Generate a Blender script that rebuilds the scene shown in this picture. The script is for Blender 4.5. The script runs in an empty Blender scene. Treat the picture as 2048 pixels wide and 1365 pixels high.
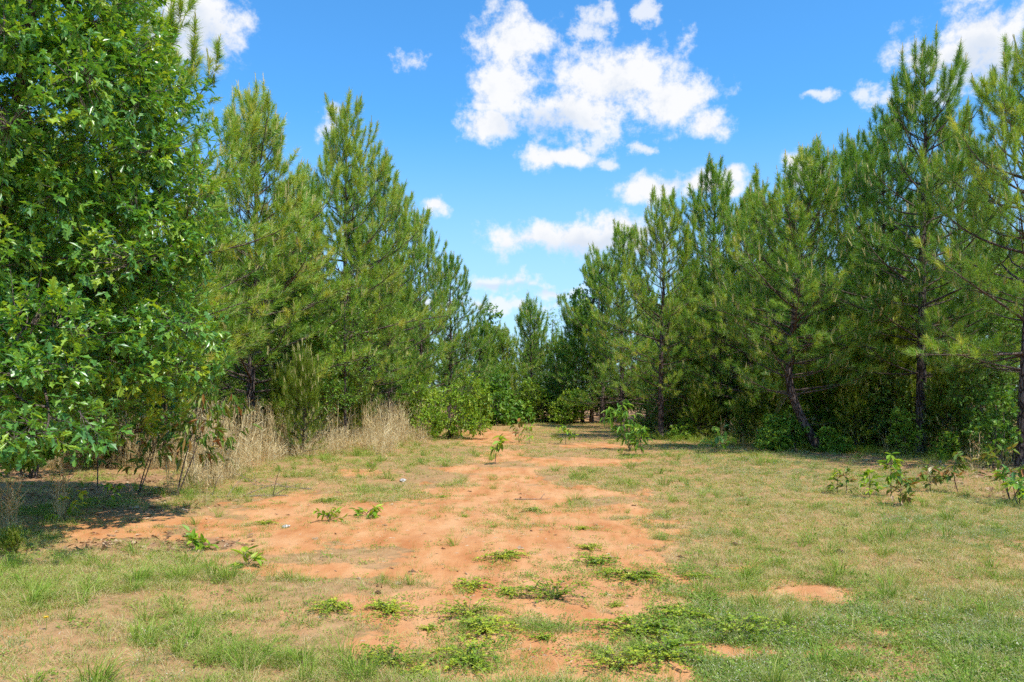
import bpy, math
import numpy as np
from mathutils import Matrix, Vector
from mathutils.geometry import tessellate_polygon
R = math.radians
scn = bpy.context.scene
COL = scn.collection

# ------------------------------------------------------------------ camera
F, HZ, EYE = 1600.0, 785.0, 1.6           # focal length in px of a 2048 px wide frame, horizon row, eye height
cam = bpy.data.cameras.new('camera')
cam.sensor_width = 36.0
cam.lens = F / 2048 * 36
cam.shift_y = (HZ - 682.5) / 2048
cam.clip_start = 0.1
cam.clip_end = 3000
camo = bpy.data.objects.new('camera', cam)
camo.location = (0, 0, EYE)
camo.rotation_euler = (R(90), 0, 0)
COL.objects.link(camo)
scn.camera = camo

# ------------------------------------------------------------------ sun, sky, exposure
TO_SUN = Vector((0.34, -0.34, 0.875)).normalized()
SUN_EL = math.asin(TO_SUN.z)
sun = bpy.data.lights.new('sun', 'SUN')
sun.energy = 4.6
sun.angle = R(0.55)
sun.color = (1.0, 0.955, 0.88)
suno = bpy.data.objects.new('sun', sun)
suno.rotation_euler = TO_SUN.to_track_quat('Z', 'Y').to_euler()
suno.location = (20, -15, 45)
COL.objects.link(suno)

scn.view_settings.view_transform = 'Standard'
scn.view_settings.look = 'None'
scn.view_settings.exposure = 0.4
scn.view_settings.gamma = 1.0
scn.view_settings.use_curve_mapping = False
scn.cycles.max_bounces = 6
scn.cycles.diffuse_bounces = 4
scn.cycles.glossy_bounces = 2
scn.cycles.transmission_bounces = 3
scn.cycles.use_adaptive_sampling = True
scn.cycles.adaptive_threshold = 0.03
scn.cycles.caustics_reflective = False
scn.cycles.caustics_refractive = False
scn.cycles.use_denoising = False

world = bpy.data.worlds.new('World')
scn.world = world
world.use_nodes = True
world.cycles.sampling_method = 'NONE'


class NG:
    """short-hand for wiring shader nodes"""
    def __init__(self, tree):
        self.t = tree
        tree.nodes.clear()

    def new(self, kind, **kw):
        n = self.t.nodes.new(kind)
        for k, v in kw.items():
            setattr(n, k, v)
        return n

    def put(self, sock, v):
        if hasattr(v, 'is_output'):
            self.t.links.new(v, sock)
        else:
            sock.default_value = v

    def math(self, op, a, b=None, c=None, clamp=False):
        n = self.new('ShaderNodeMath', operation=op, use_clamp=clamp)
        for i, v in enumerate((a, b, c)):
            if v is not None:
                self.put(n.inputs[i], v)
        return n.outputs[0]

    def vmath(self, op, a, b=None):
        n = self.new('ShaderNodeVectorMath', operation=op)
        self.put(n.inputs[0], a)
        if b is not None:
            self.put(n.inputs[1], b)
        return n.outputs['Value'] if op in ('LENGTH', 'DOT_PRODUCT') else n.outputs[0]

    def smooth(self, v, lo, hi, a=0.0, b=1.0):
        n = self.new('ShaderNodeMapRange', interpolation_type='SMOOTHSTEP')
        for i, x in enumerate((v, lo, hi, a, b)):
            self.put(n.inputs[i], x)
        return n.outputs[0]

    def mix(self, f, a, b, mode='MIX'):
        n = self.new('ShaderNodeMixRGB', blend_type=mode)
        self.put(n.inputs[0], f)
        for i, v in ((1, a), (2, b)):
            self.put(n.inputs[i], v if hasattr(v, 'is_output') else (*v, 1.0))
        return n.outputs[0]

    def noise(self, vec, scale, detail=4, rough=0.55, dist=0.0, dims='3D'):
        n = self.new('ShaderNodeTexNoise', noise_dimensions=dims)
        if vec is not None:
            self.put(n.inputs['Vector'], vec)
        n.inputs['Scale'].default_value = scale
        n.inputs['Detail'].default_value = detail
        n.inputs['Roughness'].default_value = rough
        n.inputs['Distortion'].default_value = dist
        return n.outputs[0], n.outputs[1]

    def ramp(self, f, stops):
        n = self.new('ShaderNodeValToRGB')
        e = n.color_ramp.elements
        while len(e) < len(stops):
            e.new(0.5)
        for el, (p, c) in zip(e, stops):
            el.position = p
            el.color = (*c, 1)
        self.put(n.inputs[0], f)
        return n.outputs[0]


def sky_world():
    g = NG(world.node_tree)
    sky = g.new('ShaderNodeTexSky', sky_type='NISHITA')
    sky.sun_disc = False
    sky.sun_elevation = SUN_EL
    sky.sun_rotation = math.atan2(TO_SUN.x, TO_SUN.y)
    sky.altitude = 200
    sky.air_density = 1.0
    sky.dust_density = 0.35
    sky.ozone_density = 2.2
    blue = g.mix(1.0, sky.outputs[0], (0.66, 1.50, 2.0), 'MULTIPLY')
    d = g.new('ShaderNodeTexCoord').outputs['Generated']
    s = g.new('ShaderNodeSeparateXYZ')
    g.put(s.inputs[0], d)
    x, y, z = s.outputs
    az = g.math('ARCTAN2', x, y)
    hyp = g.math('SQRT', g.math('ADD', g.math('MULTIPLY', x, x), g.math('MULTIPLY', y, y)))
    el = g.math('DIVIDE', z, g.math('MAXIMUM', hyp, 0.02))
    c = g.new('ShaderNodeCombineXYZ')
    g.put(c.inputs[0], az)
    g.put(c.inputs[1], el)
    p = c.outputs[0]
    # ragged edges: warp the coordinates a little before testing the cloud bodies
    _, wc = g.noise(p, 14, 2, 0.6, dims='2D')
    w = g.vmath('SUBTRACT', wc, (0.5, 0.5, 0.5))
    w = g.vmath('MULTIPLY', w, (0.05, 0.05, 0))
    pw = g.vmath('ADD', p, w)

    def body(items, vec):
        out = None
        for cx, cy, rx, ry in items:
            a = math.atan((cx - 1024) / F)
            e = (HZ - cy) / F * math.cos(a)
            ra = rx / F * math.cos(a) ** 2
            re = ry / F * math.cos(a)
            q = g.vmath('MULTIPLY', g.vmath('SUBTRACT', vec, (a, e, 0)), (1 / ra, 1 / re, 0))
            v = g.math('SUBTRACT', 1.0, g.vmath('LENGTH', q))
            out = v if out is None else g.math('MAXIMUM', out, v)
        return out
    solid = [(1030, 85, 95, 85), (1010, 180, 80, 80), (985, 250, 85, 32), (1235, 170, 165, 100), (1340, 195, 105, 75), (1425, 245, 55, 42),
             (1150, 225, 150, 62), (1120, 312, 95, 30), (1150, 475, 175, 42), (1235, 468, 120, 52), (1080, 470, 100, 36), (1305, 378, 95, 32),
             (1410, 370, 95, 38), (875, 420, 34, 26), (395, 50, 110, 105), (1960, 75, 160, 100), (1870, 120, 110, 62), (1600, 345, 50, 44), (1470, 333, 30, 18)]
    wisp = [(1180, 60, 80, 45), (1285, 25, 55, 24), (1185, 285, 80, 40), (815, 122, 32, 42), (665, 245, 45, 36), (1755, 185, 75, 42), (1930, 150, 120, 70),
            (1020, 564, 140, 22), (1090, 580, 120, 20), (1640, 185, 60, 16), (1195, 325, 40, 22), (1285, 300, 40, 18), (1000, 612, 260, 22)]
    n1, _ = g.noise(p, 26, 6, 0.66, 0.0, '2D')
    nz = g.math('MULTIPLY', g.math('SUBTRACT', n1, 0.5), 1.9)
    b1 = g.math('ADD', body(solid, pw), nz)
    b2 = g.math('ADD', body(wisp, pw), g.math('MULTIPLY', nz, 1.6))
    cov = g.math('MAXIMUM', g.smooth(b1, -0.12, 0.66), g.math('MULTIPLY', g.smooth(b2, 0.05, 0.95), 0.8))
    # the same kind of broken cumulus goes on all round the sky
    n3, _ = g.noise(d, 3.2, 3, 0.6)
    away = g.math('MAXIMUM', g.smooth(g.math('ABSOLUTE', az), 0.62, 0.80), g.smooth(el, 0.52, 0.66))
    cov = g.math('MAXIMUM', cov, g.math('MULTIPLY', g.smooth(n3, 0.56, 0.66), away))
    # thin haze towards the horizon
    hz = g.smooth(el, 0.0, 0.36, 0.72, 0.0)
    blue = g.mix(hz, blue, (5.0, 5.9, 7.1))
    grey = body([(1180, 498, 190, 44), (1090, 250, 120, 40), (1960, 120, 130, 60), (395, 80, 90, 60), (1030, 575, 120, 14)], pw)
    gf = g.math('MULTIPLY', g.smooth(g.math('ADD', grey, g.math('MULTIPLY', nz, 0.5)), 0.0, 0.8), 0.75)
    gf = g.math('MAXIMUM', gf, g.smooth(nz, 0.15, -0.5, 0.0, 0.6))
    white = g.mix(gf, (7.35, 7.45, 7.65), (5.0, 5.7, 6.8))
    colr = g.mix(cov, blue, white)
    bg = g.new('ShaderNodeBackground')
    g.put(bg.inputs[0], colr)
    bg.inputs[1].default_value = 0.10
    o = g.new('ShaderNodeOutputWorld')
    g.t.links.new(bg.outputs[0], o.inputs[0])


sky_world()

# ------------------------------------------------------------------ numeric helpers
rng = np.random.default_rng(7)


def vnoise(x, y, seed=0):
    x = np.asarray(x, float); y = np.asarray(y, float)
    xi = np.floor(x).astype(np.int64); yi = np.floor(y).astype(np.int64)
    xf = x - xi; yf = y - yi
    u = xf * xf * (3 - 2 * xf); v = yf * yf * (3 - 2 * yf)

    def h(a, b):
        n = (a * 374761393 + b * 668265263 + seed * 1442695041) & 0x7fffffff
        n = ((n ^ (n >> 13)) * 1274126177) & 0x7fffffff
        return ((n ^ (n >> 16)) & 0xffff) / 65535.0
    return (h(xi, yi) * (1 - u) + h(xi + 1, yi) * u) * (1 - v) + (h(xi, yi + 1) * (1 - u) + h(xi + 1, yi + 1) * u) * v


def fbm(x, y, seed=0, octv=4):
    t = 0; a = 0.5; s = 0
    for o in range(octv):
        t = t + a * vnoise(np.asarray(x) * 2 ** o + 13.7 * o, np.asarray(y) * 2 ** o + 5.1 * o, seed + o)
        s += a; a *= 0.5
    return t / s


def sstep(v, lo, hi):
    t = np.clip((v - lo) / (hi - lo), 0, 1)
    return t * t * (3 - 2 * t)


def at(px, py):
    """pixel on the ground -> ground point"""
    d = F * EYE / (py - HZ)
    return (px - 1024) / F * d, d


def pix(x, y):
    y = np.maximum(y, 1.0)
    return 1024 + F * x / y, HZ + F * EYE / y


def hgt(x, y):
    return (fbm(x * 0.22, y * 0.22, 3, 2) - 0.5) * 0.10 + (fbm(x * 1.2, y * 1.2, 9, 2) - 0.5) * 0.03


BARE = [(1000, 1000, 170, 28), (1010, 958, 85, 13), (1000, 915, 62, 14), (985, 872, 60, 14), (1100, 1150, 330, 80), (1020, 1260, 280, 70), (1560, 1180, 260, 22), (1700, 1260, 200, 20), (1450, 1300, 160, 22), (820, 1040, 400, 62), (520, 1072, 200, 34), (260, 1038, 190, 20), (160, 1062, 140, 12), (940, 1135, 150, 70), (880, 1205, 190, 40), (1270, 1180, 240, 62),
        (1120, 1235, 210, 60), (1000, 1320, 330, 60), (1240, 1345, 190, 40), (1200, 1085, 190, 45), (1010, 985, 240, 17), (1000, 940, 130, 8),
        (985, 882, 70, 13), (1150, 926, 150, 9), (1185, 893, 70, 6), (950, 868, 60, 6),
        (720, 945, 60, 6), (1500, 1130, 130, 12), (640, 1140, 160, 16), (860, 1290, 180, 30), (1120, 1060, 240, 40)]


def bareness(x, y):
    """1 on open clay, 0 in closed sward"""
    px, py = pix(x, y)
    b = np.full(np.shape(px), -1.0)
    for cx, cy, rx, ry in BARE:
        b = np.maximum(b, 1 - np.hypot((px - cx) / rx, (py - cy) / ry))
    n = (fbm(x * 0.9, y * 0.9, 21, 3) - 0.5) * 1.0 + (fbm(x * 3.1, y * 3.1, 25, 4) - 0.5) * 1.1
    b = np.where(y > 3.2, np.clip(b, -0.45, 0.5) - 0.30 * sstep(px, 1340, 1450) * (b > 0), -0.35)
    return sstep(b + n, -0.12, 0.42)


def litterness(x, y):
    px, py = pix(x, y)
    b = np.maximum(0.75 - np.hypot((px - 230) / 300, (py - 1092) / 42), 0.8 - np.hypot((px - 170) / 330, (py - 985) / 55))
    under_pines = np.maximum(sstep(x - 5.6 - 0.1 * (26 - y), 0, 1.6), sstep(-(x + 5.2), 0, 1.5) * sstep(y, 12, 15))
    n = fbm(x * 1.3, y * 1.3, 40, 3) - 0.5
    return np.maximum(sstep(b + n * 1.5, -0.1, 0.7), under_pines * sstep(n, -0.25, 0.1))


class MB:
    """collects triangles with a per-vertex 'tint' and builds one mesh"""
    def __init__(self):
        self.v, self.t, self.c, self.n = [], [], [], 0

    def add(self, v, t, c=0.5):
        v = np.asarray(v, float).reshape(-1, 3)
        self.v.append(v)
        self.t.append(np.asarray(t, np.int64).reshape(-1, 3) + self.n)
        self.c.append(np.broadcast_to(np.asarray(c, float), (len(v),)))
        self.n += len(v)

    def tube(self, pts, rad, sides=6, c=0.5, cap=True):
        pts = np.asarray(pts, float); rad = np.broadcast_to(np.asarray(rad, float), (len(pts),))
        tan = np.gradient(pts, axis=0)
        tan /= np.linalg.norm(tan, axis=1)[:, None] + 1e-9
        ref = np.array([0, 0, 1.0]) if abs(tan[0][2]) < 0.9 else np.array([1.0, 0, 0])
        a = np.cross(tan, ref); a /= np.linalg.norm(a, axis=1)[:, None] + 1e-9
        b = np.cross(tan, a)
        th = np.arange(sides) / sides * 2 * math.pi
        ring = pts[:, None, :] + rad[:, None, None] * (np.cos(th)[None, :, None] * a[:, None, :] + np.sin(th)[None, :, None] * b[:, None, :])
        n = len(pts)
        i = np.arange(n - 1)[:, None] * sides; j = np.arange(sides)[None, :]; k = (j + 1) % sides
        t = np.concatenate([np.stack([i + j, i + k, i + sides + k], -1).reshape(-1, 3), np.stack([i + j, i + sides + k, i + sides + j], -1).reshape(-1, 3)])
        self.add(ring.reshape(-1, 3), t, c)

    def stamp(self, tv, tt, mats, tint):
        """many copies of a template; mats (N,4,4) or (N,3,4)"""
        N = len(mats)
        if N == 0:
            return
        v = np.einsum('nij,kj->nki', mats[:, :3, :3], tv) + mats[:, None, :3, 3]
        t = tt[None] + (np.arange(N) * len(tv))[:, None, None]
        self.add(v.reshape(-1, 3), t.reshape(-1, 3), np.repeat(np.broadcast_to(tint, (N,)), len(tv)))

    def mesh(self, name, mat, smooth=False):
        v = np.concatenate(self.v); t = np.concatenate(self.t); c = np.concatenate(self.c)
        m = bpy.data.meshes.new(name)
        m.vertices.add(len(v)); m.vertices.foreach_set('co', v.astype(np.float32).ravel())
        m.loops.add(len(t) * 3); m.loops.foreach_set('vertex_index', t.astype(np.int32).ravel())
        m.polygons.add(len(t)); m.polygons.foreach_set('loop_start', np.arange(0, len(t) * 3, 3, dtype=np.int32))
        m.polygons.foreach_set('use_smooth', np.full(len(t), smooth))
        at_ = m.attributes.new('tint', 'FLOAT', 'POINT')
        at_.data.foreach_set('value', c.astype(np.float32))
        m.materials.append(mat)
        m.update(calc_edges=True)
        return m


def frames(pos, xdir, up, size, roll=None):
    """transform matrices: template x along xdir, z towards up"""
    x = xdir / (np.linalg.norm(xdir, axis=1)[:, None] + 1e-9)
    z = up - x * np.sum(up * x, 1)[:, None]
    z /= np.linalg.norm(z, axis=1)[:, None] + 1e-9
    y = np.cross(z, x)
    m = np.zeros((len(pos), 4, 4))
    s = np.asarray(size).reshape(-1, 1)
    m[:, :3, 0] = x * s; m[:, :3, 1] = y * s; m[:, :3, 2] = z * s; m[:, :3, 3] = pos; m[:, 3, 3] = 1
    return m


def rand_dir(r, n):
    v = r.normal(size=(n, 3))
    return v / np.linalg.norm(v, axis=1)[:, None]


def unit(v):
    return v / (np.linalg.norm(v) + 1e-9)


# ------------------------------------------------------------------ things
def obj(name, mesh, parent=None, matrix=None, kind=None):
    o = bpy.data.objects.new(name, mesh)
    COL.objects.link(o)
    if parent is not None:
        o.parent = parent
    if matrix is not None:
        o.matrix_local = matrix
    if kind:
        o['kind'] = kind
    return o


def tag(o, label, cat, group=None):
    o['label'] = label
    o['category'] = cat
    if group:
        o['group'] = group
    return o


def thing(name, label, cat, loc, rotz=0.0, group=None, scale=(1, 1, 1), tilt=(0, 0)):
    o = bpy.data.objects.new(name, None)
    o.empty_display_size = 0.3
    COL.objects.link(o)
    o.location = loc
    o.rotation_euler = (tilt[0], tilt[1], rotz)
    o.scale = scale
    return tag(o, label, cat, group)


def ground_pt(x, y, sink=0.0):
    return (x, y, float(hgt(x, y)) - sink)


# ------------------------------------------------------------------ materials
def new_mat(name):
    m = bpy.data.materials.new(name)
    m.use_nodes = True
    return m, NG(m.node_tree)


def leaf_mat(name, stops, trans=0.35, rough=0.5, spec=0.35, warm=(1.25, 1.2, 0.55), vary=0.32):
    m, g = new_mat(name)
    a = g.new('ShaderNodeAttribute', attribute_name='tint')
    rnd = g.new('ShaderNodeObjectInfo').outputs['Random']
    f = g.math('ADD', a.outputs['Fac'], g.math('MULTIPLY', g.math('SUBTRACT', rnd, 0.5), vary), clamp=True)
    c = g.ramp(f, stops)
    b = g.new('ShaderNodeBsdfPrincipled')
    g.put(b.inputs['Base Color'], c)
    b.inputs['Roughness'].default_value = rough
    b.inputs['Specular IOR Level'].default_value = spec
    t = g.new('ShaderNodeBsdfTranslucent')
    g.put(t.inputs[0], g.mix(1.0, c, warm, 'MULTIPLY'))
    mx = g.new('ShaderNodeMixShader')
    mx.inputs[0].default_value = trans
    g.t.links.new(b.outputs[0], mx.inputs[1])
    g.t.links.new(t.outputs[0], mx.inputs[2])
    o = g.new('ShaderNodeOutputMaterial')
    g.t.links.new(mx.outputs[0], o.inputs[0])
    return m


def bark_mat(name, dark, light, sc=(9, 9, 2.2)):
    m, g = new_mat(name)
    co = g.new('ShaderNodeTexCoord').outputs['Object']
    v = g.vmath('MULTIPLY', co, sc)
    vo = g.new('ShaderNodeTexVoronoi', feature='DISTANCE_TO_EDGE')
    g.put(vo.inputs['Vector'], v)
    vo.inputs['Scale'].default_value = 1.6
    n, _ = g.noise(v, 3.0, 6, 0.65)
    f = g.math('MULTIPLY', g.smooth(vo.outputs[0], 0.0, 0.16), n)
    c = g.ramp(f, [(0.1, dark), (0.42, tuple((a + b) / 2 for a, b in zip(dark, light))), (0.7, light)])
    bp = g.new('ShaderNodeBump')
    bp.inputs['Strength'].default_value = 0.9
    bp.inputs['Distance'].default_value = 0.03
    g.put(bp.inputs['Height'], f)
    b = g.new('ShaderNodeBsdfPrincipled')
    g.put(b.inputs['Base Color'], c)
    b.inputs['Roughness'].default_value = 0.9
    b.inputs['Specular IOR Level'].default_value = 0.15
    g.t.links.new(bp.outputs[0], b.inputs['Normal'])
    o = g.new('ShaderNodeOutputMaterial')
    g.t.links.new(b.outputs[0], o.inputs[0])
    return m


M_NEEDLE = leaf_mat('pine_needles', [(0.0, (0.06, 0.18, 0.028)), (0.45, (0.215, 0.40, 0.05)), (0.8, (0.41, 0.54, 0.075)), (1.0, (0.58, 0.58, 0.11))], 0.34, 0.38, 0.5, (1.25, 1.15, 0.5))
M_CANDLE = leaf_mat('pine_candles', [(0.0, (0.30, 0.36, 0.07)), (0.5, (0.46, 0.46, 0.14)), (1.0, (0.60, 0.50, 0.25))], 0.15, 0.6, 0.25)
M_YOUNG = leaf_mat('young_pine_needles', [(0.0, (0.09, 0.16, 0.015)), (0.5, (0.20, 0.30, 0.02)), (1.0, (0.34, 0.38, 0.04))], 0.35, 0.5, 0.3)
M_OAK = leaf_mat('oak_leaves', [(0.0, (0.06, 0.19, 0.05)), (0.5, (0.14, 0.33, 0.05)), (1.0, (0.40, 0.54, 0.045))], 0.40, 0.32, 0.6, (1.35, 1.2, 0.35), 0.3)
M_BROAD = leaf_mat('broad_leaves', [(0.0, (0.07, 0.19, 0.025)), (0.5, (0.16, 0.33, 0.035)), (1.0, (0.34, 0.46, 0.05))], 0.36, 0.42, 0.4)
M_SHRUB = leaf_mat('bright_shrub_leaves', [(0.0, (0.12, 0.26, 0.02)), (0.5, (0.26, 0.42, 0.025)), (1.0, (0.46, 0.54, 0.05))], 0.36, 0.45, 0.35)
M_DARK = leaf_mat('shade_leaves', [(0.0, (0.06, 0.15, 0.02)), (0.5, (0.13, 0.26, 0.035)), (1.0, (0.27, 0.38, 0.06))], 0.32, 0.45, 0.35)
M_RED = leaf_mat('reddish_leaves', [(0.0, (0.08, 0.19, 0.025)), (0.55, (0.22, 0.28, 0.04)), (0.8, (0.34, 0.17, 0.05)), (1.0, (0.36, 0.09, 0.04))], 0.3, 0.4, 0.4)
M_GRASS = leaf_mat('grass_blades', [(0.0, (0.12, 0.245, 0.02)), (0.35, (0.27, 0.375, 0.045)), (0.65, (0.43, 0.42, 0.12)), (1.0, (0.62, 0.48, 0.26))], 0.3, 0.55, 0.25)
M_SAGE = leaf_mat('sage_grass', [(0.0, (0.17, 0.27, 0.06)), (0.45, (0.31, 0.38, 0.13)), (0.75, (0.46, 0.45, 0.26)), (1.0, (0.78, 0.74, 0.56))], 0.3, 0.6, 0.2)
M_WEED = leaf_mat('weed_leaves', [(0.0, (0.10, 0.20, 0.018)), (0.5, (0.27, 0.38, 0.022)), (1.0, (0.54, 0.54, 0.05))], 0.3, 0.45, 0.35)
M_STRAW = leaf_mat('dry_straw', [(0.0, (0.36, 0.24, 0.10)), (0.5, (0.64, 0.49, 0.23)), (1.0, (0.84, 0.72, 0.43))], 0.25, 0.65, 0.15, (1, 1, 0.9), 0.2)
M_LITTER = leaf_mat('fallen_leaves', [(0.0, (0.17, 0.09, 0.045)), (0.5, (0.36, 0.22, 0.12)), (1.0, (0.56, 0.41, 0.26))], 0.1, 0.9, 0.05, (1, 1, 1))
M_BARK = bark_mat('pine_bark', (0.035, 0.024, 0.020), (0.25, 0.185, 0.16))
M_LIMB = bark_mat('limb_bark', (0.07, 0.05, 0.04), (0.30, 0.23, 0.18), (20, 20, 6))
M_DEAD = bark_mat('dead_twigs', (0.24, 0.17, 0.13), (0.55, 0.44, 0.36), (30, 30, 30))
M_STONE = bark_mat('pale_stone', (0.45, 0.38, 0.30), (0.78, 0.74, 0.68), (14, 14, 14))
M_CLOD = bark_mat('brown_clod', (0.10, 0.05, 0.03), (0.30, 0.17, 0.10), (25, 25, 25))


def ground_mat():
    m, g = new_mat('clay_ground')
    co = g.new('ShaderNodeTexCoord').outputs['Object']
    bare = g.new('ShaderNodeAttribute', attribute_name='bare').outputs['Fac']
    lit = g.new('ShaderNodeAttribute', attribute_name='litter').outputs['Fac']
    n1, _ = g.noise(co, 0.9, 3, 0.6, 0, '2D')
    n2, n2v = g.noise(co, 9, 5, 0.65, 0, '2D')
    n3, _ = g.noise(co, 70, 2, 0.6, 0, '2D')
    stretched = g.vmath('MULTIPLY', co, (1.5, 0.45, 1))
    n4, _ = g.noise(stretched, 2.2, 4, 0.6, 0, '2D')
    clay = g.ramp(n4, [(0.30, (0.42, 0.16, 0.054)), (0.48, (0.51, 0.225, 0.085)), (0.70, (0.58, 0.30, 0.13))])
    clay = g.mix(g.smooth(n1, 0.40, 0.72, 0.0, 0.40), clay, (0.58, 0.34, 0.17))
    clay = g.mix(g.smooth(n2, 0.45, 0.70, 0.0, 0.35), clay, (0.47, 0.22, 0.09))
    clay = g.mix(g.smooth(n3, 0.56, 0.72, 0.0, 0.45), clay, (0.36, 0.15, 0.07))
    thatch = g.ramp(n2, [(0.3, (0.21, 0.14, 0.065)), (0.55, (0.33, 0.215, 0.10)), (0.75, (0.42, 0.28, 0.14))])
    thatch = g.mix(g.smooth(n3, 0.45, 0.62, 0.0, 0.5), thatch, clay)
    thatch = g.mix(g.smooth(n1, 0.4, 0.65, 0.0, 0.40), thatch, clay)
    c = g.mix(g.smooth(g.math('ADD', bare, g.math('MULTIPLY', g.math('SUBTRACT', n2, 0.5), 1.5)), 0.22, 0.48), thatch, clay)
    vo = g.new('ShaderNodeTexVoronoi', feature='DISTANCE_TO_EDGE', voronoi_dimensions='2D')
    g.put(vo.inputs['Vector'], g.vmath('ADD', co, g.vmath('MULTIPLY', n2v, (0.25, 0.25, 0))))
    vo.inputs['Scale'].default_value = 3.2
    crack = g.math('MULTIPLY', g.smooth(vo.outputs[0], 0.012, 0.0), g.smooth(n1, 0.45, 0.6))
    c = g.mix(g.math('MULTIPLY', crack, 0.55), c, (0.25, 0.11, 0.05))
    duff = g.ramp(n2, [(0.3, (0.22, 0.12, 0.06)), (0.55, (0.36, 0.20, 0.10)), (0.8, (0.50, 0.28, 0.14))])
    c = g.mix(g.smooth(g.math('ADD', lit, g.math('MULTIPLY', g.math('SUBTRACT', n2, 0.5), 0.8)), 0.35, 0.75), c, duff)
    h = g.math('ADD', g.math('MULTIPLY', n2, 0.010), g.math('MULTIPLY', n3, 0.005))
    bp = g.new('ShaderNodeBump')
    bp.inputs['Strength'].default_value = 1.0
    bp.inputs['Distance'].default_value = 1.0
    g.put(bp.inputs['Height'], h)
    b = g.new('ShaderNodeBsdfPrincipled')
    g.put(b.inputs['Base Color'], c)
    b.inputs['Roughness'].default_value = 0.95
    b.inputs['Specular IOR Level'].default_value = 0.1
    g.t.links.new(bp.outputs[0], b.inputs['Normal'])
    o = g.new('ShaderNodeOutputMaterial')
    g.t.links.new(b.outputs[0], o.inputs[0])
    return m


# ------------------------------------------------------------------ the ground: one sheet out to the horizon
def build_ground():
    ys = np.concatenate([np.linspace(-400, -20, 12), np.linspace(-16, 3, 30), 3.05 + np.cumsum(np.geomspace(0.045, 0.32, 260)), ])
    ys = np.concatenate([ys, ys[-1] + np.cumsum(np.geomspace(0.6, 120, 30))])
    half = np.concatenate([np.cumsum(np.geomspace(0.045, 0.12, 110)), ])
    half = np.concatenate([half, half[-1] + np.cumsum(np.geomspace(0.16, 110, 42))])
    xs = np.concatenate([-half[::-1], [0], half])
    X, Y = np.meshgrid(xs, ys)
    x, y = X.ravel(), Y.ravel()
    z = hgt(x, y)
    nx, ny = len(xs), len(ys)
    i = np.arange(ny - 1)[:, None] * nx + np.arange(nx - 1)[None]
    q = np.stack([i, i + 1, i + nx + 1, i + nx], -1).reshape(-1, 4)
    m = bpy.data.meshes.new('ground')
    m.vertices.add(len(x)); m.vertices.foreach_set('co', np.stack([x, y, z], 1).astype(np.float32).ravel())
    m.loops.add(len(q) * 4); m.loops.foreach_set('vertex_index', q.astype(np.int32).ravel())
    m.polygons.add(len(q)); m.polygons.foreach_set('loop_start', np.arange(0, len(q) * 4, 4, dtype=np.int32))
    m.polygons.foreach_set('use_smooth', np.ones(len(q), bool))
    for nm, val in (('bare', bareness(x, y)), ('litter', litterness(x, y))):
        a = m.attributes.new(nm, 'FLOAT', 'POINT')
        a.data.foreach_set('value', val.astype(np.float32))
    m.materials.append(ground_mat())
    m.update(calc_edges=True)
    return obj('ground', m, kind='structure')


build_ground()

# ------------------------------------------------------------------ leaf templates (x along the leaf, z up)


def outline_leaf(half, fold=0.25, curl=0.25):
    top = [(x, y) for x, y in half]
    poly = top + [(x, -y) for x, y in half[::-1] if y > 1e-6]
    pts = [Vector((x, y, 0)) for x, y in poly]
    tris = tessellate_polygon([pts])
    v = np.array([(x, y, abs(y) * fold - curl * x * x) for x, y in poly])
    return v, np.array(tris)


OAK = outline_leaf([(0, 0.012), (0.16, 0.05), (0.25, 0.17), (0.33, 0.07), (0.47, 0.28), (0.57, 0.10), (0.72, 0.30), (0.80, 0.13), (0.93, 0.14), (1.0, 0.0)], 0.22, 0.22)
OVATE = outline_leaf([(0, 0.01), (0.18, 0.17), (0.42, 0.24), (0.72, 0.16), (1.0, 0.0)], 0.35, 0.25)
LANCE = outline_leaf([(0, 0.01), (0.2, 0.11), (0.5, 0.14), (0.8, 0.075), (1.0, 0.0)], 0.4, 0.45)
SMALL = (np.array([(0, 0, 0), (0.45, 0.26, 0.08), (1, 0, -0.1), (0.45, -0.26, 0.08)], float), np.array([(0, 1, 2), (0, 2, 3)]))
OAK_LITE = outline_leaf([(0, 0.015), (0.22, 0.15), (0.34, 0.07), (0.62, 0.30), (0.74, 0.12), (1.0, 0.0)], 0.22, 0.25)
STAR = outline_leaf([(0, 0.02), (0.10, 0.42), (0.34, 0.13), (0.55, 0.44), (0.60, 0.13), (1.0, 0.0)], 0.1, 0.2)

# ------------------------------------------------------------------ pines


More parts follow.
